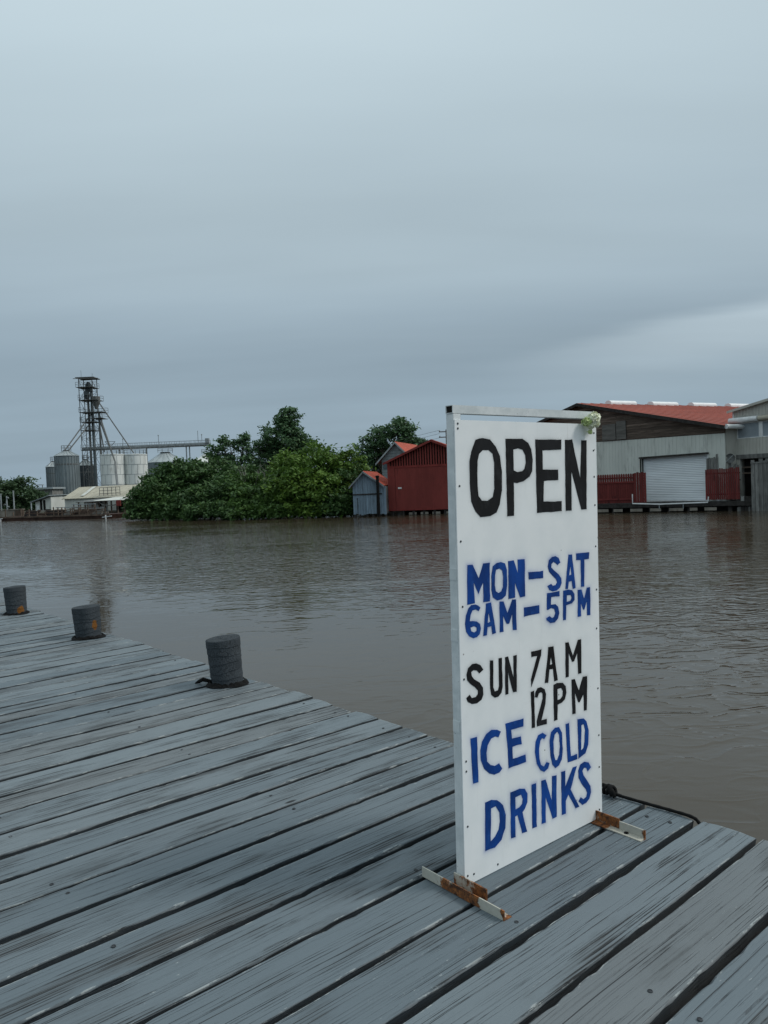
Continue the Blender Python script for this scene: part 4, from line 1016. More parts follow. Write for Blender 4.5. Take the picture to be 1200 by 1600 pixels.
# --- utility pole with wires
p = at(700, 745, 92); pole = thing('utility_pole', (p.x, p.y, -.3), 'thin utility pole with two crossarms behind the red shed', 'pole', math.atan2(RT.y, RT.x))
ph = at(700, 671, 92).z + .3
MB().tube([(0, 0, 0), (0, 0, ph)], [.16, .10], 8).build('pole_shaft', 'pole_wood', pole)
for z in (ph - .25, ph - .9):
    cr_ = MB().box(-.9, .9, -.06, .06, z - .06, z + .06).build('crossarm', 'pole_wood', pole)
    for x in (-.8, .8): MB().lathe([(.05, z + .06), (.07, z + .12), (.04, z + .2)], 8, (x, 0)).build('insulator', 'steel_pale', cr_)
for k, z in enumerate((ph - .05, ph - .45, ph - .95)):
    MB().tube([(-.8, 0, z), (-4, 3, z - .5), (-8, 6, z - .85), (-12, 9, z - 1.05), (-18, 14, z - 1.0)], .018, 4).build('wire', 'steel_grey', pole)

# ------------------------------------------------------------------ grain works beyond the trees
GZ = -.2
def silo(x, ytop, yapex, wpx, depth, label, wall, roofm, kind, group='grain silos'):
    c = at(x, ytop, depth); r = wpx / 2 * px(depth); zt = c.z - GZ; za = at(x, yapex, depth).z - GZ
    t = thing('grain_silo', (c.x, c.y, GZ), label, 'silo', group=group)
    prof = []; n = 60
    k = int(zt / .45)
    for i in range(k + 1): prof += [(r, zt * i / k), (r + .025, zt * (i + .5) / k)] if i < k else [(r, zt)]
    MB().lathe(prof, n).build('wall', wall, t, True)
    if kind == 'bin':
        for j in range(26):
            a = 2 * math.pi * j / 26; d = Vector((math.cos(a), math.sin(a), 0)) * (r + .05)
            MB().tube([(d.x, d.y, 0), (d.x, d.y, zt - .02)], .08, 4).build('stiffener', wall, t)
        MB().lathe([(r + .15, zt + .002), (r + .15, zt + .08), (r * .55, zt + (za - zt) * .52), (r * .2, za), (r * .18, za + .1)], n).build('roof', roofm, t)
        for j in range(16):
            a = 2 * math.pi * (j + .5) / 16; d = Vector((math.cos(a), math.sin(a), 0))
            MB().tube([d * (r + .12) + UP * (zt + .12), d * (r * .2) + UP * (za + .04)], .05, 4).build('roof_rib', roofm, t)
        MB().lathe([(r * .30, za + .02), (r * .30, za + .10)], 12).build('roof_platform', 'steel_grey', t)
        b = MB()
        for z in (.55, 1.0): b.tube([(r * .42 * math.cos(a), r * .42 * math.sin(a), za + z) for a in np.linspace(0, 6.283, 13)], .035, 4)
        for a in np.linspace(0, 6.283, 9)[:-1]: b.tube([(r * .42 * math.cos(a), r * .42 * math.sin(a), za - .1), (r * .42 * math.cos(a), r * .42 * math.sin(a), za + 1.0)], .035, 4)
        b.build('railing', 'steel_grey', t)
        MB().lathe([(r + .06, zt * .82), (r + .07, zt * .835), (r + .06, zt * .85)], n).build('ring', 'steel_grey', t)
    else:
        for f in (.20, .40, .60, .80, .985): MB().lathe([(r + .03, zt * f - .05), (r + .06, zt * f), (r + .03, zt * f + .05)], n).build('ring', 'steel_pale', t)
        for lv, (f0, f1) in enumerate(((.0, .2), (.2, .4), (.4, .6), (.6, .8), (.8, .98))):
            for j in range(12):
                a = 2 * math.pi * (j + .5 * (lv % 2)) / 12; d = Vector((math.cos(a), math.sin(a), 0)) * (r + .02)
                MB().tube([d + UP * (zt * f0 + .06), d + UP * (zt * f1 - .06)], .035, 4).build('seam', 'steel_pale', t)
        MB().lathe([(r + .06, zt), (r + .04, zt + .12), (r * .2, za)], n).build('roof', roofm, t)
        b = MB()
        for z in (.55, 1.05): b.tube([(r * .98 * math.cos(a), r * .98 * math.sin(a), zt + z) for a in np.linspace(0, 6.283, 25)], .04, 4)
        for a in np.linspace(0, 6.283, 17)[:-1]: b.tube([(r * .98 * math.cos(a), r * .98 * math.sin(a), zt + .05), (r * .98 * math.cos(a), r * .98 * math.sin(a), zt + 1.05)], .04, 4)
        b.build('railing', 'steel_grey', t)
    return t
silo(84, 730, 721, 22, 176, 'plain grey corrugated silo half hidden behind the stiffened one', 'galvanised', 'galvanised_roof', 'bin')
silo(104, 713, 704, 35, 160, 'tall grey silo with upright stiffeners nearest the cream shed gable', 'galvanised', 'galvanised_roof', 'bin')
silo(134, 728, 718, 24, 182, 'dark low silo behind the elevator tower', 'dark_silo', 'galvanised', 'bin')
silo(175, 711, 709, 36, 164, 'white banded silo next to the elevator tower', 'silo_white', 'silo_white', 'tank')
silo(211.5, 711, 709, 35, 166, 'white banded silo next to the leafy mangroves', 'silo_white', 'silo_white', 'tank')
silo(259, 723, 707, 56, 196, 'wide silo with grey cone roof under the conveyor bridge', 'galvanised', 'galvanised_roof', 'bin')
silo(326, 723, 708, 50, 215, 'wide silo with pale cone roof at the conveyor bridge end', 'silo_white', 'silo_white', 'bin')

TD = 168; S = px(TD)
tb = at(148, 770, TD); tow = thing('elevator_tower', (tb.x, tb.y, GZ), 'tall steel lattice elevator tower with platforms and slanting spouts', 'tower', math.atan2(RT.y, RT.x))
def TL(x, y, dy=0.0):
    p = at(x, y, TD + dy) - Vector((tb.x, tb.y, GZ)); return Vector((p.dot(RT), p.dot(FW), p.z))
hw = 1.45; topz = TL(138, 592).z; cx0 = (TL(127.5, 620).x + TL(149, 620).x) / 2; 
lx, rx = cx0 - hw, cx0 + hw
for x in (lx, rx):
    for y in (-1.4, 1.4): MB().box(x - .065, x + .065, y - .065, y + .065, 0, topz).build('frame_leg', 'steel_grey', tow)
nb = 13; hb = (topz - .5) / nb
for i in range(nb):
    z = i * hb
    for y in (-1.4, 1.4):
        a, c = ((lx, y, z), (rx, y, z + hb)) if i % 2 else ((rx, y, z), (lx, y, z + hb))
        MB().bar(a, c, .06).build('brace', 'steel_grey', tow); MB().bar((lx, y, z + hb), (rx, y, z + hb), .06).build('brace', 'steel_grey', tow)
    for x in (lx, rx):
        a, c = ((x, -1.4, z), (x, 1.4, z + hb)) if i % 2 else ((x, 1.4, z), (x, -1.4, z + hb))
        MB().bar(a, c, .06).build('brace', 'steel_grey', tow)
def platform(z, x0, x1, y0=-1.9, y1=1.9):
    o = MB().box(x0, x1, y0, y1, z - .06, z + .02).build('platform', 'steel_grey', tow); b = MB()
    for zz_ in (.55, 1.05):
        b.tube([(x0, y0, z + zz_), (x1, y0, z + zz_), (x1, y1, z + zz_), (x0, y1, z + zz_), (x0, y0, z + zz_)], .025, 4)
    nn = max(2, int((x1 - x0) / .9))
    for i in range(nn + 1):
        x = x0 + (x1 - x0) * i / nn
        for y in (y0, y1): b.tube([(x, y, z), (x, y, z + 1.05)], .035, 4)
    b.build('railing', 'steel_grey', o)
platform(TL(138, 606).z, lx - .5, rx + .3); platform(TL(138, 626).z, lx - .1, rx + 1.1); platform(TL(140, 645).z, lx - .1, rx + 2.0)
platform(TL(155, 654).z, rx - .5, rx + 1.9); platform(TL(140, 660).z, lx, rx + .6); platform(TL(140, 673).z, lx, rx)
MB().box(lx - .5, rx + .6, -2.0, 2.0, topz + .02, topz + .16).build('canopy', 'steel_grey', tow)
MB().tube([(lx - .9, -2.1, topz - .15), (rx + 1.6, -2.1, topz - .22)], .07, 5).build('canopy_beam', 'steel_grey', tow)
for x, h in ((lx + .1, 1.9), (rx - .4, 1.2)): MB().tube([(x, 0, topz + .16), (x, 0, topz + h)], .035, 4).build('antenna', 'steel_grey', tow)
tx = TL(143, 680).x
for k, y in enumerate((-.5, .35)):
    MB().box(tx - .33 + k * .42, tx + .02 + k * .42, y - .2, y + .2, 0, TL(140, 612).z).build('elevator_trunk', 'steel_grey' if k == 0 else 'galvanised', tow)
MB().prism([(tx - .6, TL(140, 612).z), (tx + .6, TL(140, 612).z), (tx + .45, TL(140, 602).z), (tx, TL(140, 597).z), (tx - .45, TL(140, 602).z)], -.9, .7).build('elevator_head', 'dark_silo', tow)
MB().lathe([(.45, TL(140, 624).z), (.7, TL(140, 618).z), (.5, TL(140, 612).z)], 10, (tx - .2, -.9)).build('drive_motor', 'dark_silo', tow)
MB().lathe([(.25, TL(150, 640).z), (.9, TL(150, 628).z), (.9, TL(150, 620).z)], 10, (rx + .3, -.4)).build('distributor', 'steel_grey', tow)
MB().box(rx + .9, rx + 1.1, -1.0, -.8, 0, TL(155, 645).z).build('frame_leg', 'steel_grey', tow)
MB().box(rx + .3, rx + .5, .8, 1.0, 0, TL(155, 645).z).build('frame_leg', 'steel_grey', tow)
for (xa, ya, xb, yb, dy, rr) in ((143, 646, 101, 704, -7, .13), (146, 655, 108, 703, -6, .13), (154, 628, 209, 708, -2, .13), (156, 650, 180, 722, -8, .15), (155, 655, 175, 709, -2, .14), (154, 655, 163, 706, 0, .14)):
    a, c = TL(xa, ya), TL(xb, yb, dy); MB().tube([a, c], rr, 7).build('spout', 'steel_grey', tow)
a, c = TL(180, 722, -8), TL(184, 772, -55)
MB().tube([a, a.lerp(c, .5), TL(185, 771, -55)], .2, 7).build('spout', 'steel_grey', tow)
for (xa, ya, xb, yb) in ((164, 690, 180, 690), (164, 690, 172, 698), (180, 690, 172, 698)): MB().tube([TL(xa, ya, -3), TL(xb, yb, -3)], .07, 4).build('bracket', 'steel_grey', tow)

b0 = at(150, 702, TD); br = thing('conveyor_bridge', (b0.x, b0.y, GZ), 'long level conveyor bridge running from tower over the silos', 'bridge', math.atan2(RT.y, RT.x))
bz_ = b0.z - GZ; Lb_ = (at(328, 697, TD) - b0).dot(RT)
MB().box(-3.0, Lb_, -.5, .5, bz_ - .25, bz_).build('girder', 'steel_grey', br)
MB().box(-3.0, Lb_, -.25, .25, bz_ + .02, bz_ + .40).build('conveyor_trough', 'steel_pale', br)
b = MB(); nn = 26
for y in (-.75, .75):
    for z in (.5, 1.0): b.tube([(-3, y, bz_ + z), (Lb_, y, bz_ + z)], .04, 4)
    for i in range(nn + 1): x = -3 + (Lb_ + 3) * i / nn; b.tube([(x, y, bz_ - .2), (x, y, bz_ + 1.0)], .04, 4)
b.build('railing', 'steel_pale', br)
for xq in (229, 291, 296, 186):
    x = (at(xq, 700, TD) - b0).dot(RT); MB().bar((x, 0, 0), (x, 0, bz_ - .25), .22).build('support_leg', 'steel_pale', br)
for xq, h in ((191, 1.9), (247, 2.4), (309, 3.2), (315, 2.2)):
    x = (at(xq, 700, TD) - b0).dot(RT); lp = MB().tube([(x, .6, bz_), (x, .6, bz_ + h)], .05, 5).build('lamp_post', 'steel_grey', br)
    if xq in (191, 247, 315): MB().lathe([(.10, bz_ + h), (.16, bz_ + h + .1), (.08, bz_ + h + .25)], 8, (x, .6)).build('lamp_head', 'steel_pale', lp)
MB().box(Lb_ - .9, Lb_ - .1, -.5, .5, bz_ + .42, bz_ + 1.4).build('drive_box', 'steel_pale', br)

# --- cream shed with sloping metal roof
F = Fac(102, 800, 104, 222, 795, 100, -.3)
cs = root(F, 'store_shed', 'long cream shed with tan metal roof in front of the silos', 'shed')
ez = F.q(150, 777)[1]; L_ = F.q(232, 780)[0]; rz1 = F.q(150, 760, 3.2)[1]
MB().ribbed(0, L_, lambda u: 0, lambda u: ez, 0, .5, .03).build('front_wall', 'shed_white', cs)
gv = MB(); gv.add([(0, 0, 0), (0, 6.4, 0), (0, 6.4, ez), (0, 3.2, rz1 - .05), (0, 0, ez), (.06, 0, 0), (.06, 6.4, 0), (.06, 6.4, ez), (.06, 3.2, rz1 - .05), (.06, 0, ez)], [(4, 3, 2, 1, 0), (5, 6, 7, 8, 9), (0, 1, 6, 5), (2, 3, 8, 7), (3, 4, 9, 8)])
gv.build('gable_wall', 'shed_white', cs)
MB().box(0, L_, 6.34, 6.4, 0, ez).build('back_wall', 'shed_white', cs)
seam_roof('roof_slope', cs, 'tan_roof', (-.2, -.35, ez - .05), (L_, -.35, ez - .05), (L_, 3.2, rz1), (-.2, 3.2, rz1), pitch=.6)
seam_roof('roof_slope', cs, 'tan_roof', (L_, 6.7, ez - .05), (-.2, 6.7, ez - .05), (-.2, 3.2, rz1), (L_, 3.2, rz1), pitch=.6)
a = F.q(125, 770)[0]; f0 = Vector((a, .3, ez + .42)); 
slab(MB(), (a, .1, ez + (rz1 - ez) * .13 + .10), (a + .55, .1, ez + (rz1 - ez) * .13 + .10), (a + .2, 3.0, rz1 + .0), (a - .35, 3.0, rz1 + .0), .03).build('patch_sheet', 'shed_white', cs)
b = MB(); xa, xb = F.q(154, 770)[0], F.q(186, 770)[0]
for z in (.45, .85, 1.25): b.tube([(xa, .2, ez + z), (xb, .2, ez + z)], .04, 4)
for i in range(6): x = xa + (xb - xa) * i / 5; b.tube([(x, .2, ez + .2), (x, .2, ez + 1.25)], .04, 4)
b.build('roof_railing', 'steel_grey', cs)
MB().box(-.06, -.004, .5, 1.6, .2, 2.0).build('door', 'grey_board', cs)

F = Fac(128, 802, 97.5, 204, 799, 95, -.4)
lt = root(F, 'lean_to_shed', 'dark open lean-to with thin flat roof at the waterside', 'shed')
L_ = F.w; hz0 = F.q(150, 782)[1]
slab(MB(), (-.2, -.8, hz0 - .1), (F.q(172, 781)[0], -.8, hz0 - .1), (F.q(172, 781)[0], 3, hz0 + .2), (-.2, 3, hz0 + .2), .06).build('roof_sheet', 'steel_grey', lt)
slab(MB(), (F.q(156, 781)[0], -1.4, hz0 - .02), (L_, -1.4, hz0 - .02), (L_, 3, hz0 + .35), (F.q(156, 781)[0], 3, hz0 + .35), .06).build('roof_sheet', 'shed_white', lt)
MB().box(.2, F.q(163, 790)[0], .6, .66, 0, hz0 - .05).build('front_wall', 'shed_white', lt)
MB().box(F.q(163, 790)[0] + .02, L_, 2.2, 2.26, 0, hz0).build('back_wall', 'dark_timber', lt)
for xq in (129, 139, 150, 161, 171, 180, 190, 200):
    x = F.q(xq, 790)[0]; MB().bar((x, -.7, -.2), (x, -.7, hz0 - .12), .13).build('post', 'scrap_brown', lt)
MB().lathe([(.16, -.06), (.36, -.03), (.36, .03), (.16, .06)], 16).build('tyre', 'tar', lt)
ty = lt.children[-1]; ty.location = (F.q(152, 787)[0], .5, F.q(152, 787)[1]); ty.rotation_euler = (R(90), 0, 0)
MB().box(F.q(195, 784)[0], F.q(201, 784)[0], -1.6, -1.45, hz0 - .75, hz0 - .05).build('awning_sheet', 'fascia_red', lt)
MB().tube([(F.q(160, 783)[0], -1.0, hz0 - .05), (F.q(172, 790)[0], -1.2, hz0 - .6), (F.q(185, 791)[0], -1.2, hz0 - .68), (L_, -1.0, hz0 - .35)], .07, 5).build('hose', 'grey_board', lt)
MB().box(F.q(157, 797)[0], F.q(163, 797)[0], -1.0, -.6, F.q(157, 798)[1], F.q(157, 798)[1] + .12).build('shelf_board', 'white_trim', lt)

# --- scrap barge / landing stage
F = Fac(-8, 816, 91, 168, 812, 84.5, WATER_Z)
bg_ = root(F, 'rusty_barge', 'low rusty steel barge moored along the far bank', 'barge')
L_ = F.w; dz = F.q(80, 806)[1]
hull = [(0, -.4), (L_, -.4), (L_ + .35, dz - .05), (L_ + .35, dz), (-.2, dz), (-.2, dz - .05)]
MB().prism(hull, 0, 4.0).build('hull', 'rust_steel', bg_)
MB().box(-.25, L_ + .4, -.08, -.003, dz - .14, dz + .04).build('rubbing_strake', 'scrap_brown', bg_)
for i in range(14):
    u = .4 + i * (L_ - .8) / 13; h = random.uniform(.5, 1.0); MB().bar((u, .12, dz), (u, .12, dz + h), .09).build('stanchion', 'scrap_brown', bg_)
for z in (.35, .62): MB().bar((5.0, .12, dz + z), (L_ - .5, .12, dz + z), .06).build('hand_rail', 'scrap_brown', bg_)
mats = ['scrap_brown', 'rust_steel', 'grey_board', 'old_concrete', 'dark_timber']
for i in range(34):                                                   # loose scrap lying on the deck, each lump its own thing
    u = random.uniform(3.4, L_ - .6); y = random.uniform(.5, 3.5); w = random.uniform(.25, .9); h = random.uniform(.2, .75)
    pp = F.p + F.u * u + F.n * y
    t = thing('scrap_timber', (pp.x, pp.y, WATER_Z + dz), ('stack of rust-brown scrap beams piled on the barge', 'stack of dark scrap beams piled on the barge', 'stack of grey scrap boards piled on the barge')[i % 3], 'scrap', F.rz + random.uniform(-.5, .5), 'scrap piled on the barge')
    for k in range(3):
        MB().box(-w + random.uniform(-.15, .15), w + random.uniform(-.15, .15), -.2 + k * .15, -.08 + k * .15, h * k / 3 + .002 * k, h * (k + 1) / 3).build('beam', (('scrap_brown', 'rust_steel'), ('dark_timber', 'rust_steel'), ('grey_board', 'old_concrete'))[i % 3][k % 2], t)
x0_ = F.q(60, 800)[0]
for k, (xa, xb, zz_) in enumerate(((78, 112, .95), (95, 128, 1.25), (112, 132, .7))):
    a, c = F.q(xa, 800)[0], F.q(xb, 800)[0]; pp = F.p + F.u * a + F.n * (1.2 + .8 * k); w = c - a
    t = thing('pipe_rack', (pp.x, pp.y, WATER_Z + dz), ('low brown rack of pipes on the barge', 'tall brown rack of pipes on the barge before cream shed', 'short brown pipe rack on the barge beside the lean-to')[k], 'rack', F.rz)
    for i in range(4): u = w * i / 3; MB().bar((u, 0, 0), (u, 0, zz_), .09).build('upright', 'scrap_brown', t)
    for j in range(3): MB().bar((-.2, -.08, zz_ * (j + 1) / 3.2), (w + .2, -.08, zz_ * (j + 1) / 3.2), .08).build('pipe', 'scrap_brown' if j != 2 else 'steel_pale', t)
p = at(165.5, 814, 83.6); t = thing('white_marker', (p.x, p.y, WATER_Z - .8), 'white T-shaped marker post at the end of rusty barge', 'marker', F.rz)
MB().bar((0, 0, 0), (0, 0, 1.22), .09).build('post', 'white_trim', t); MB().bar((-.4, -.1, .98), (.9, -.1, 1.10), .08).build('arm', 'white_trim', t)
p = at(1, 813, 89); t = thing('white_bracket', (p.x, p.y, WATER_Z - .5), 'white bracket post at the barge bow by the concrete wall', 'post', F.rz)
MB().bar((0, 0, 0), (0, 0, .85), .07).build('post', 'white_trim', t); MB().bar((0, 0, .85), (.3, 0, .85), .07).build('arm', 'white_trim', t)

F = Fac(-12, 810, 96, 36, 808, 95, -.8)
cw = root(F, 'concrete_wall', 'grey-brown stained concrete bank wall below the poles', 'wall')
hw_ = F.q(15, 797)[1]
for i in range(4): MB().box(F.w * i / 4, F.w * (i + 1) / 4 - .015, 0 - .03 * (i % 2), .3, 0, hw_ - .05 * (i % 2)).build('wall_panel', 'old_concrete' if i != 3 else 'scrap_brown', cw)
MB().box(-.05, F.w + .05, -.10, .38, hw_ + .003, hw_ + .10).build('coping', 'old_concrete', cw)
for x, yt, d, hd in ((2, 773, 99, 0), (11, 775, 99, 1), (22, 768, 100, 0)):
    p = at(x, 790, d); t = thing('lamp_pole', (p.x, p.y, -.3), {2: 'short bare pale pole before the far tree', 11: 'thin pale pole with small lamps before the far tree', 22: 'tall bare pale pole before the far tree'}[x], 'pole', F.rz, 'thin poles behind the concrete wall')
    h = at(x, yt, d).z + .3; MB().tube([(0, 0, 0), (0, 0, h)], [.10, .07], 6).build('shaft', 'steel_pale', t)
    if hd:
        for z, s in ((h - .25, 1), (h - 1.1, -1), (h - 1.4, 1)): MB().tube([(0, 0, z), (.28 * s, 0, z + .02)], [.05, .09], 6).build('lamp', 'steel_pale', t)
    else: MB().lathe([(.10, h), (.12, h + .05), (.05, h + .1)], 8).build('cap', 'steel_pale', t)

# small houses at the far left
F = Fac(56, 800, 118, 78, 799, 117, -.3)
ho = root(F, 'white_cottage', 'little white waterside cottage with grey lean roof by the grey silos', 'cottage')
e0, e1 = F.q(53, 783)[1], F.q(78, 774)[1]; L_ = F.w + .3
MB().prism([(0, 0), (L_, 0), (L_, e1 - .2), (0, e0 - .2)], 0, 4).build('wall', 'shed_white', ho)
slab(MB(), (-.5, -.6, e0 - .1), (L_ + .2, -.6, e1 + .05), (L_ + .2, 4.3, e1 + .1), (-.5, 4.3, e0 - .05), .12).build('roof', 'grey_siding', ho)
for xq in (63, 68): a = F.q(xq, 790)[0]; MB().box(a, a + .4, -.06, -.003, .2, 1.7).build('window', 'dark_inside', ho)
MB().box(.25, .75, -.05, -.003, .1, .9).build('shutter', 'white_trim', ho)
MB().bar((-.3, -.5, 0), (-.3, -.5, e0 - .2), .12).build('porch_post', 'white_trim', ho)
F = Fac(46, 790, 150, 78, 788, 150, -.2)
h2 = root(F, 'flat_roof_house', 'dark house with flat pale roof edge rising behind the cottage', 'house')
tz_ = F.q(60, 762)[1]
MB().box(.2, F.w + .6, 0, 5, 0, tz_ - .35).build('wall', 'grey_board', h2)
MB().box(-.2, F.w + 1.0, -.6, 5.4, tz_ - .35, tz_).build('roof', 'galvanised_roof', h2)
for i in range(3): MB().box(.9 + i * 1.1, 1.5 + i * 1.1, -.05, -.003, 1.2, 2.4).build('window', 'window_glass', h2)
MB().box(1.2, 2.4, .5, 1.5, tz_ + .5, tz_ + .6).build('roof_tank_stand', 'grey_board', h2)
for x in (1.3, 2.3): MB().bar((x, 1, tz_), (x, 1, tz_ + .55), .1).build('stand_leg', 'grey_board', h2)

# ------------------------------------------------------------------ trees
def leaf_mesh(name, centers, tone, size, rng, flat=.55):
    n = len(centers)
    nrm = rng.normal(size=(n, 3)); nrm[:, 2] = np.abs(nrm[:, 2]) + flat; nrm /= np.linalg.norm(nrm, axis=1)[:, None]
    t = np.cross(nrm, rng.normal(size=(n, 3))); t /= np.linalg.norm(t, axis=1)[:, None]; b = np.cross(nrm, t)
    s = size * rng.uniform(.65, 1.35, n)[:, None]
    droop = nrm * s * .18
    v = np.stack([centers - t * s, centers + b * s * .48 - droop * .2, centers + t * s - droop, centers - b * s * .48 - droop * .2], 1).reshape(-1, 3)
    me = bpy.data.meshes.new(name); me.vertices.add(4 * n); me.vertices.foreach_set('co', v.ravel().astype(np.float32))
    me.loops.add(4 * n); me.loops.foreach_set('vertex_index', np.arange(4 * n, dtype=np.int32)); me.polygons.add(n)
    me.polygons.foreach_set('loop_start', np.arange(0, 4 * n, 4, dtype=np.int32)); me.polygons.foreach_set('loop_total', np.full(n, 4, dtype=np.int32))
    me.update(calc_edges=True)
    a = me.attributes.new('tone', 'FLOAT', 'FACE'); a.data.foreach_set('value', tone.astype(np.float32)); return me
def tree(name, label, cat, bx, depth, lobes, mat, size, dens, clump, seed, trunk_r=.16, group=None, fill=.25, leanx=0.0):
    """lobes: (x, y, rx, ry, ddepth) in bearings; each lobe is filled with leaf clumps mostly near its skin"""
    rng = np.random.default_rng(seed); rr = random.Random(seed)
    g = at(bx, 790, depth); base = Vector((g.x, g.y, -.75)); s = px(depth)
    t = thing(name, base, label, cat, group=group)
    C, T, lob = [], [], []
    for (x, y, rx, ry, dd) in lobes:
        c = at(x, y, depth + dd) - base; ax, az_ = rx * s, ry * s; ay = min(ax, az_ * 1.3) * .85; lob.append((c, ax, ay, az_))
        nclump = int(dens * (ax * az_ + ax * ay + ay * az_) / (clump * clump)) + 6
        d = rng.normal(size=(nclump, 3)); d /= np.linalg.norm(d, axis=1)[:, None]
        rad = np.where(rng.random(nclump) < fill, rng.uniform(.2, .75, nclump), rng.uniform(.78, 1.06, nclump))
        bump = 1 + .16 * np.sin(d[:, 0] * 5 + seed) * np.sin(d[:, 2] * 6 + seed * 2) + rng.normal(0, .06, nclump)
        pc = d * (rad * bump)[:, None]
        ctr = np.array(c)[None] + pc[:, :1] * ax * np.array(RT)[None] + pc[:, 1:2] * ay * np.array(FW)[None] + pc[:, 2:3] * az_ * np.array(UP)[None]
        ctr = ctr[ctr[:, 2] > .10]
        per = int(34 * (clump / .45) ** 1.1)
        ct = rng.beta(2, 2, len(ctr))
        k = np.repeat(np.arange(len(ctr)), per)
        off = rng.normal(size=(len(k), 3)) * np.array([clump, clump, clump * .55]) * .62
        C.append(ctr[k] + off); T.append(np.clip(ct[k] * .65 + rng.uniform(0, .35, len(k)), 0, 1))
    C = np.concatenate(C); T = np.concatenate(T); keep = C[:, 2] > -.04
    mobj('crown', leaf_mesh('crown', C[keep], T[keep], size, rng), mat, t)
    b = MB(); top = max(lob, key=lambda q: q[0].z)[0]
    mid = Vector((top.x * .35, top.y * .35, top.z * .45)); b.tube([(0, 0, -.6), mid * .5 + Vector((.1, 0, 0)), mid, top], [trunk_r, trunk_r * .8, trunk_r * .6, trunk_r * .2], 8)
    for (c, ax, ay, az_) in lob:
        for k in range(4):
            e = c + RT * ax * rr.uniform(-.8, .8) + FW * ay * rr.uniform(-.7, .7) + UP * az_ * rr.uniform(-.1, .85)
            st = mid * rr.uniform(.35, 1.0); mm = st.lerp(e, .5) + Vector((rr.uniform(-.3, .3), rr.uniform(-.3, .3), rr.uniform(-.2, .3)))
            b.tube([st, mm, e], [trunk_r * .4, trunk_r * .26, trunk_r * .08], 5)
    b.build('trunk', 'bark', t)
    return t
TG = 'mangrove trees on the far bank'
tree('mangrove_tree', 'dark leafy mangrove overhanging water beside the lean-to shed', 'tree', 250, 75, [(252, 776, 42, 32, 0), (228, 786, 24, 24, -1), (272, 752, 42, 32, 2), (300, 790, 45, 22, -3), (235, 800, 34, 15, -2), (280, 802, 40, 13, -4)], 'leaf_dark', .19, 2.1, .5, 21, group=TG)
tree('mangrove_tree', 'broad dark mangrove below the conveyor bridge end', 'tree', 330, 74, [(325, 752, 52, 36, 2), (345, 780, 50, 30, -3), (300, 742, 34, 22, 4), (370, 760, 40, 34, 0), (330, 800, 45, 14, -6), (365, 800, 35, 14, -7)], 'leaf_dark', .19, 2.1, .5, 22, group=TG)
tree('mangrove_tree', 'low mid-green mangrove dipping into water below the bare twigs', 'tree', 420, 68, [(405, 785, 50, 26, -1), (440, 795, 42, 18, -2), (390, 765, 40, 26, 2), (455, 775, 45, 30, 0), (400, 803, 45, 12, -3), (450, 803, 45, 12, -4)], 'leaf_mid', .175, 2.1, .45, 23, group=TG)
tree('mangrove_tree', 'bright yellow-green mangrove, widest crown of the bank', 'tree', 490, 66, [(490, 735, 62, 38, 1), (470, 758, 50, 32, -1), (530, 740, 40, 38, 1), (505, 775, 48, 30, -2), (450, 730, 30, 22, 2), (500, 800, 48, 14, -3)], 'leaf_bright', .18, 2.1, .48, 24, group=TG)
tree('mangrove_tree', 'dark mangrove pressed against the blue plank hut', 'tree', 535, 63.5, [(535, 785, 26, 24, 0), (545, 762, 22, 26, 1), (522, 790, 28, 18, -.5), (552, 742, 14, 18, 3), (530, 801, 28, 12, -1)], 'leaf_dark', .18, 2.1, .42, 25, group=TG)
tree('tall_tree', 'tall dark tree towering above the bright mangrove', 'tree', 440, 84, [(440, 690, 34, 30, 0), (448, 662, 20, 20, 0), (418, 705, 22, 20, 0), (466, 690, 16, 14, 0), (452, 648, 9, 9, 0), (478, 703, 22, 16, 1), (430, 725, 40, 25, 2)], 'leaf_bluish', .20, 1.5, .5, 26, .22, 'taller trees behind the mangroves')
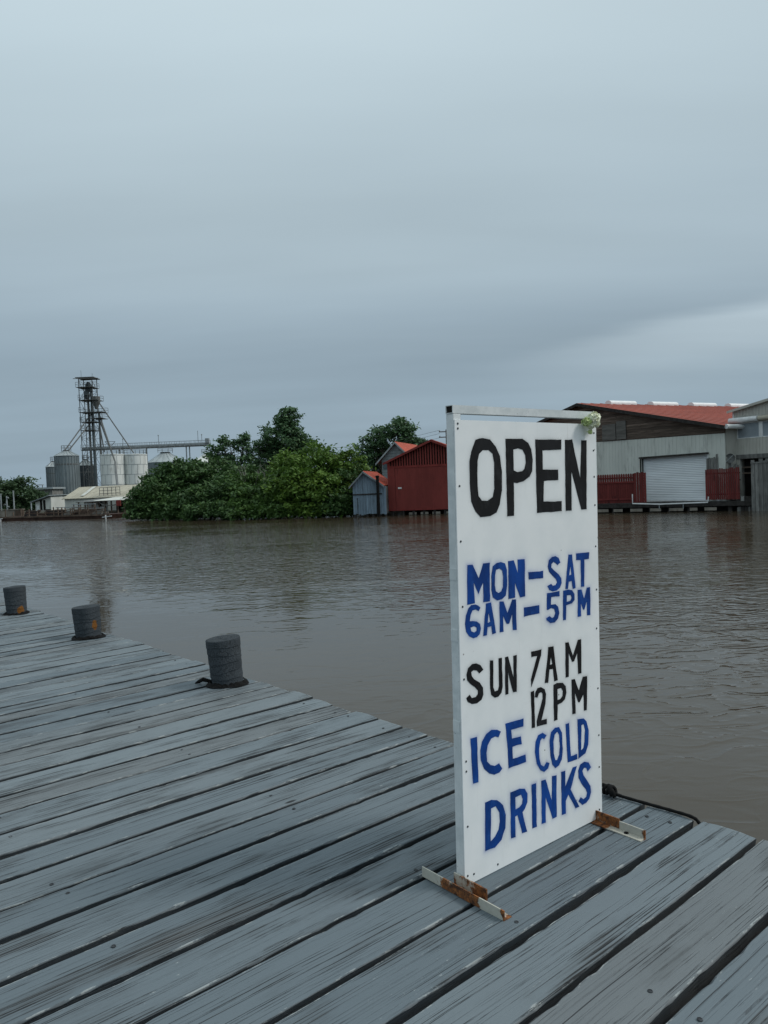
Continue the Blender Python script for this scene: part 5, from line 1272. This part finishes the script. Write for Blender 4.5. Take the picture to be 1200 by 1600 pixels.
tree('sparse_tree', 'sparse open tree with sky showing through, left of tall tree', 'tree', 368, 82, [(345, 700, 15, 12, 0), (333, 712, 12, 10, 0), (376, 695, 14, 12, 0), (390, 712, 17, 16, 0), (362, 722, 22, 14, 0), (395, 735, 22, 16, 1), (351, 687, 6, 5, 0), (383, 684, 6, 5, 0)], 'leaf_bluish', .18, .75, .42, 27, .16, 'taller trees behind the mangroves', .3)
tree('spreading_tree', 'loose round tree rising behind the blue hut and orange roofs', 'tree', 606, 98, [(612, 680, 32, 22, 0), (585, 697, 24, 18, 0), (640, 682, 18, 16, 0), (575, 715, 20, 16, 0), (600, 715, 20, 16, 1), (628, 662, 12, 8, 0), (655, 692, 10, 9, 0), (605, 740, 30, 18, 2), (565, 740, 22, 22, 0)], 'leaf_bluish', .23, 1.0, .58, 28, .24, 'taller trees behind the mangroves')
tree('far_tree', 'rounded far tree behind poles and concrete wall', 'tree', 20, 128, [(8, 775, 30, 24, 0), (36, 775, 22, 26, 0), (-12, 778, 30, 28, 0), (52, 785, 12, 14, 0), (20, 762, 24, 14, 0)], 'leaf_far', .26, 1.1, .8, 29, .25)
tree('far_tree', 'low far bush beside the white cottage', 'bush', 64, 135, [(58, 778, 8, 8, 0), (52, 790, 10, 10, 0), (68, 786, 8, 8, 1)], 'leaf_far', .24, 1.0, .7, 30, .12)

p = at(398, 745, 71); dead = thing('dead_branches', (p.x, p.y, -.5), 'bare pale dead branches sticking out between the mangroves', 'branches')
dr = random.Random(4); h0 = p.z + .5
for k in range(9):
    a = Vector((0, 0, 0)); e = Vector((0, 0, h0)) + RT * dr.uniform(-1.6, 1.9) - FW * dr.uniform(.4, 2.4) + UP * dr.uniform(-.5, 1.3)
    m_ = a.lerp(e, .55) + Vector((dr.uniform(-.3, .3), dr.uniform(-.3, .3), dr.uniform(.1, .5)))
    b = MB(); b.tube([a, m_, e], [.06, .04, .012], 5)
    for j in range(4):
        st = m_.lerp(e, dr.uniform(.1, .9)); b.tube([st, st + RT * dr.uniform(-.6, .6) + UP * dr.uniform(-.1, .6) - FW * dr.uniform(-.3, .3)], [.018, .006], 4)
    b.build('branch', 'dead_wood', dead)
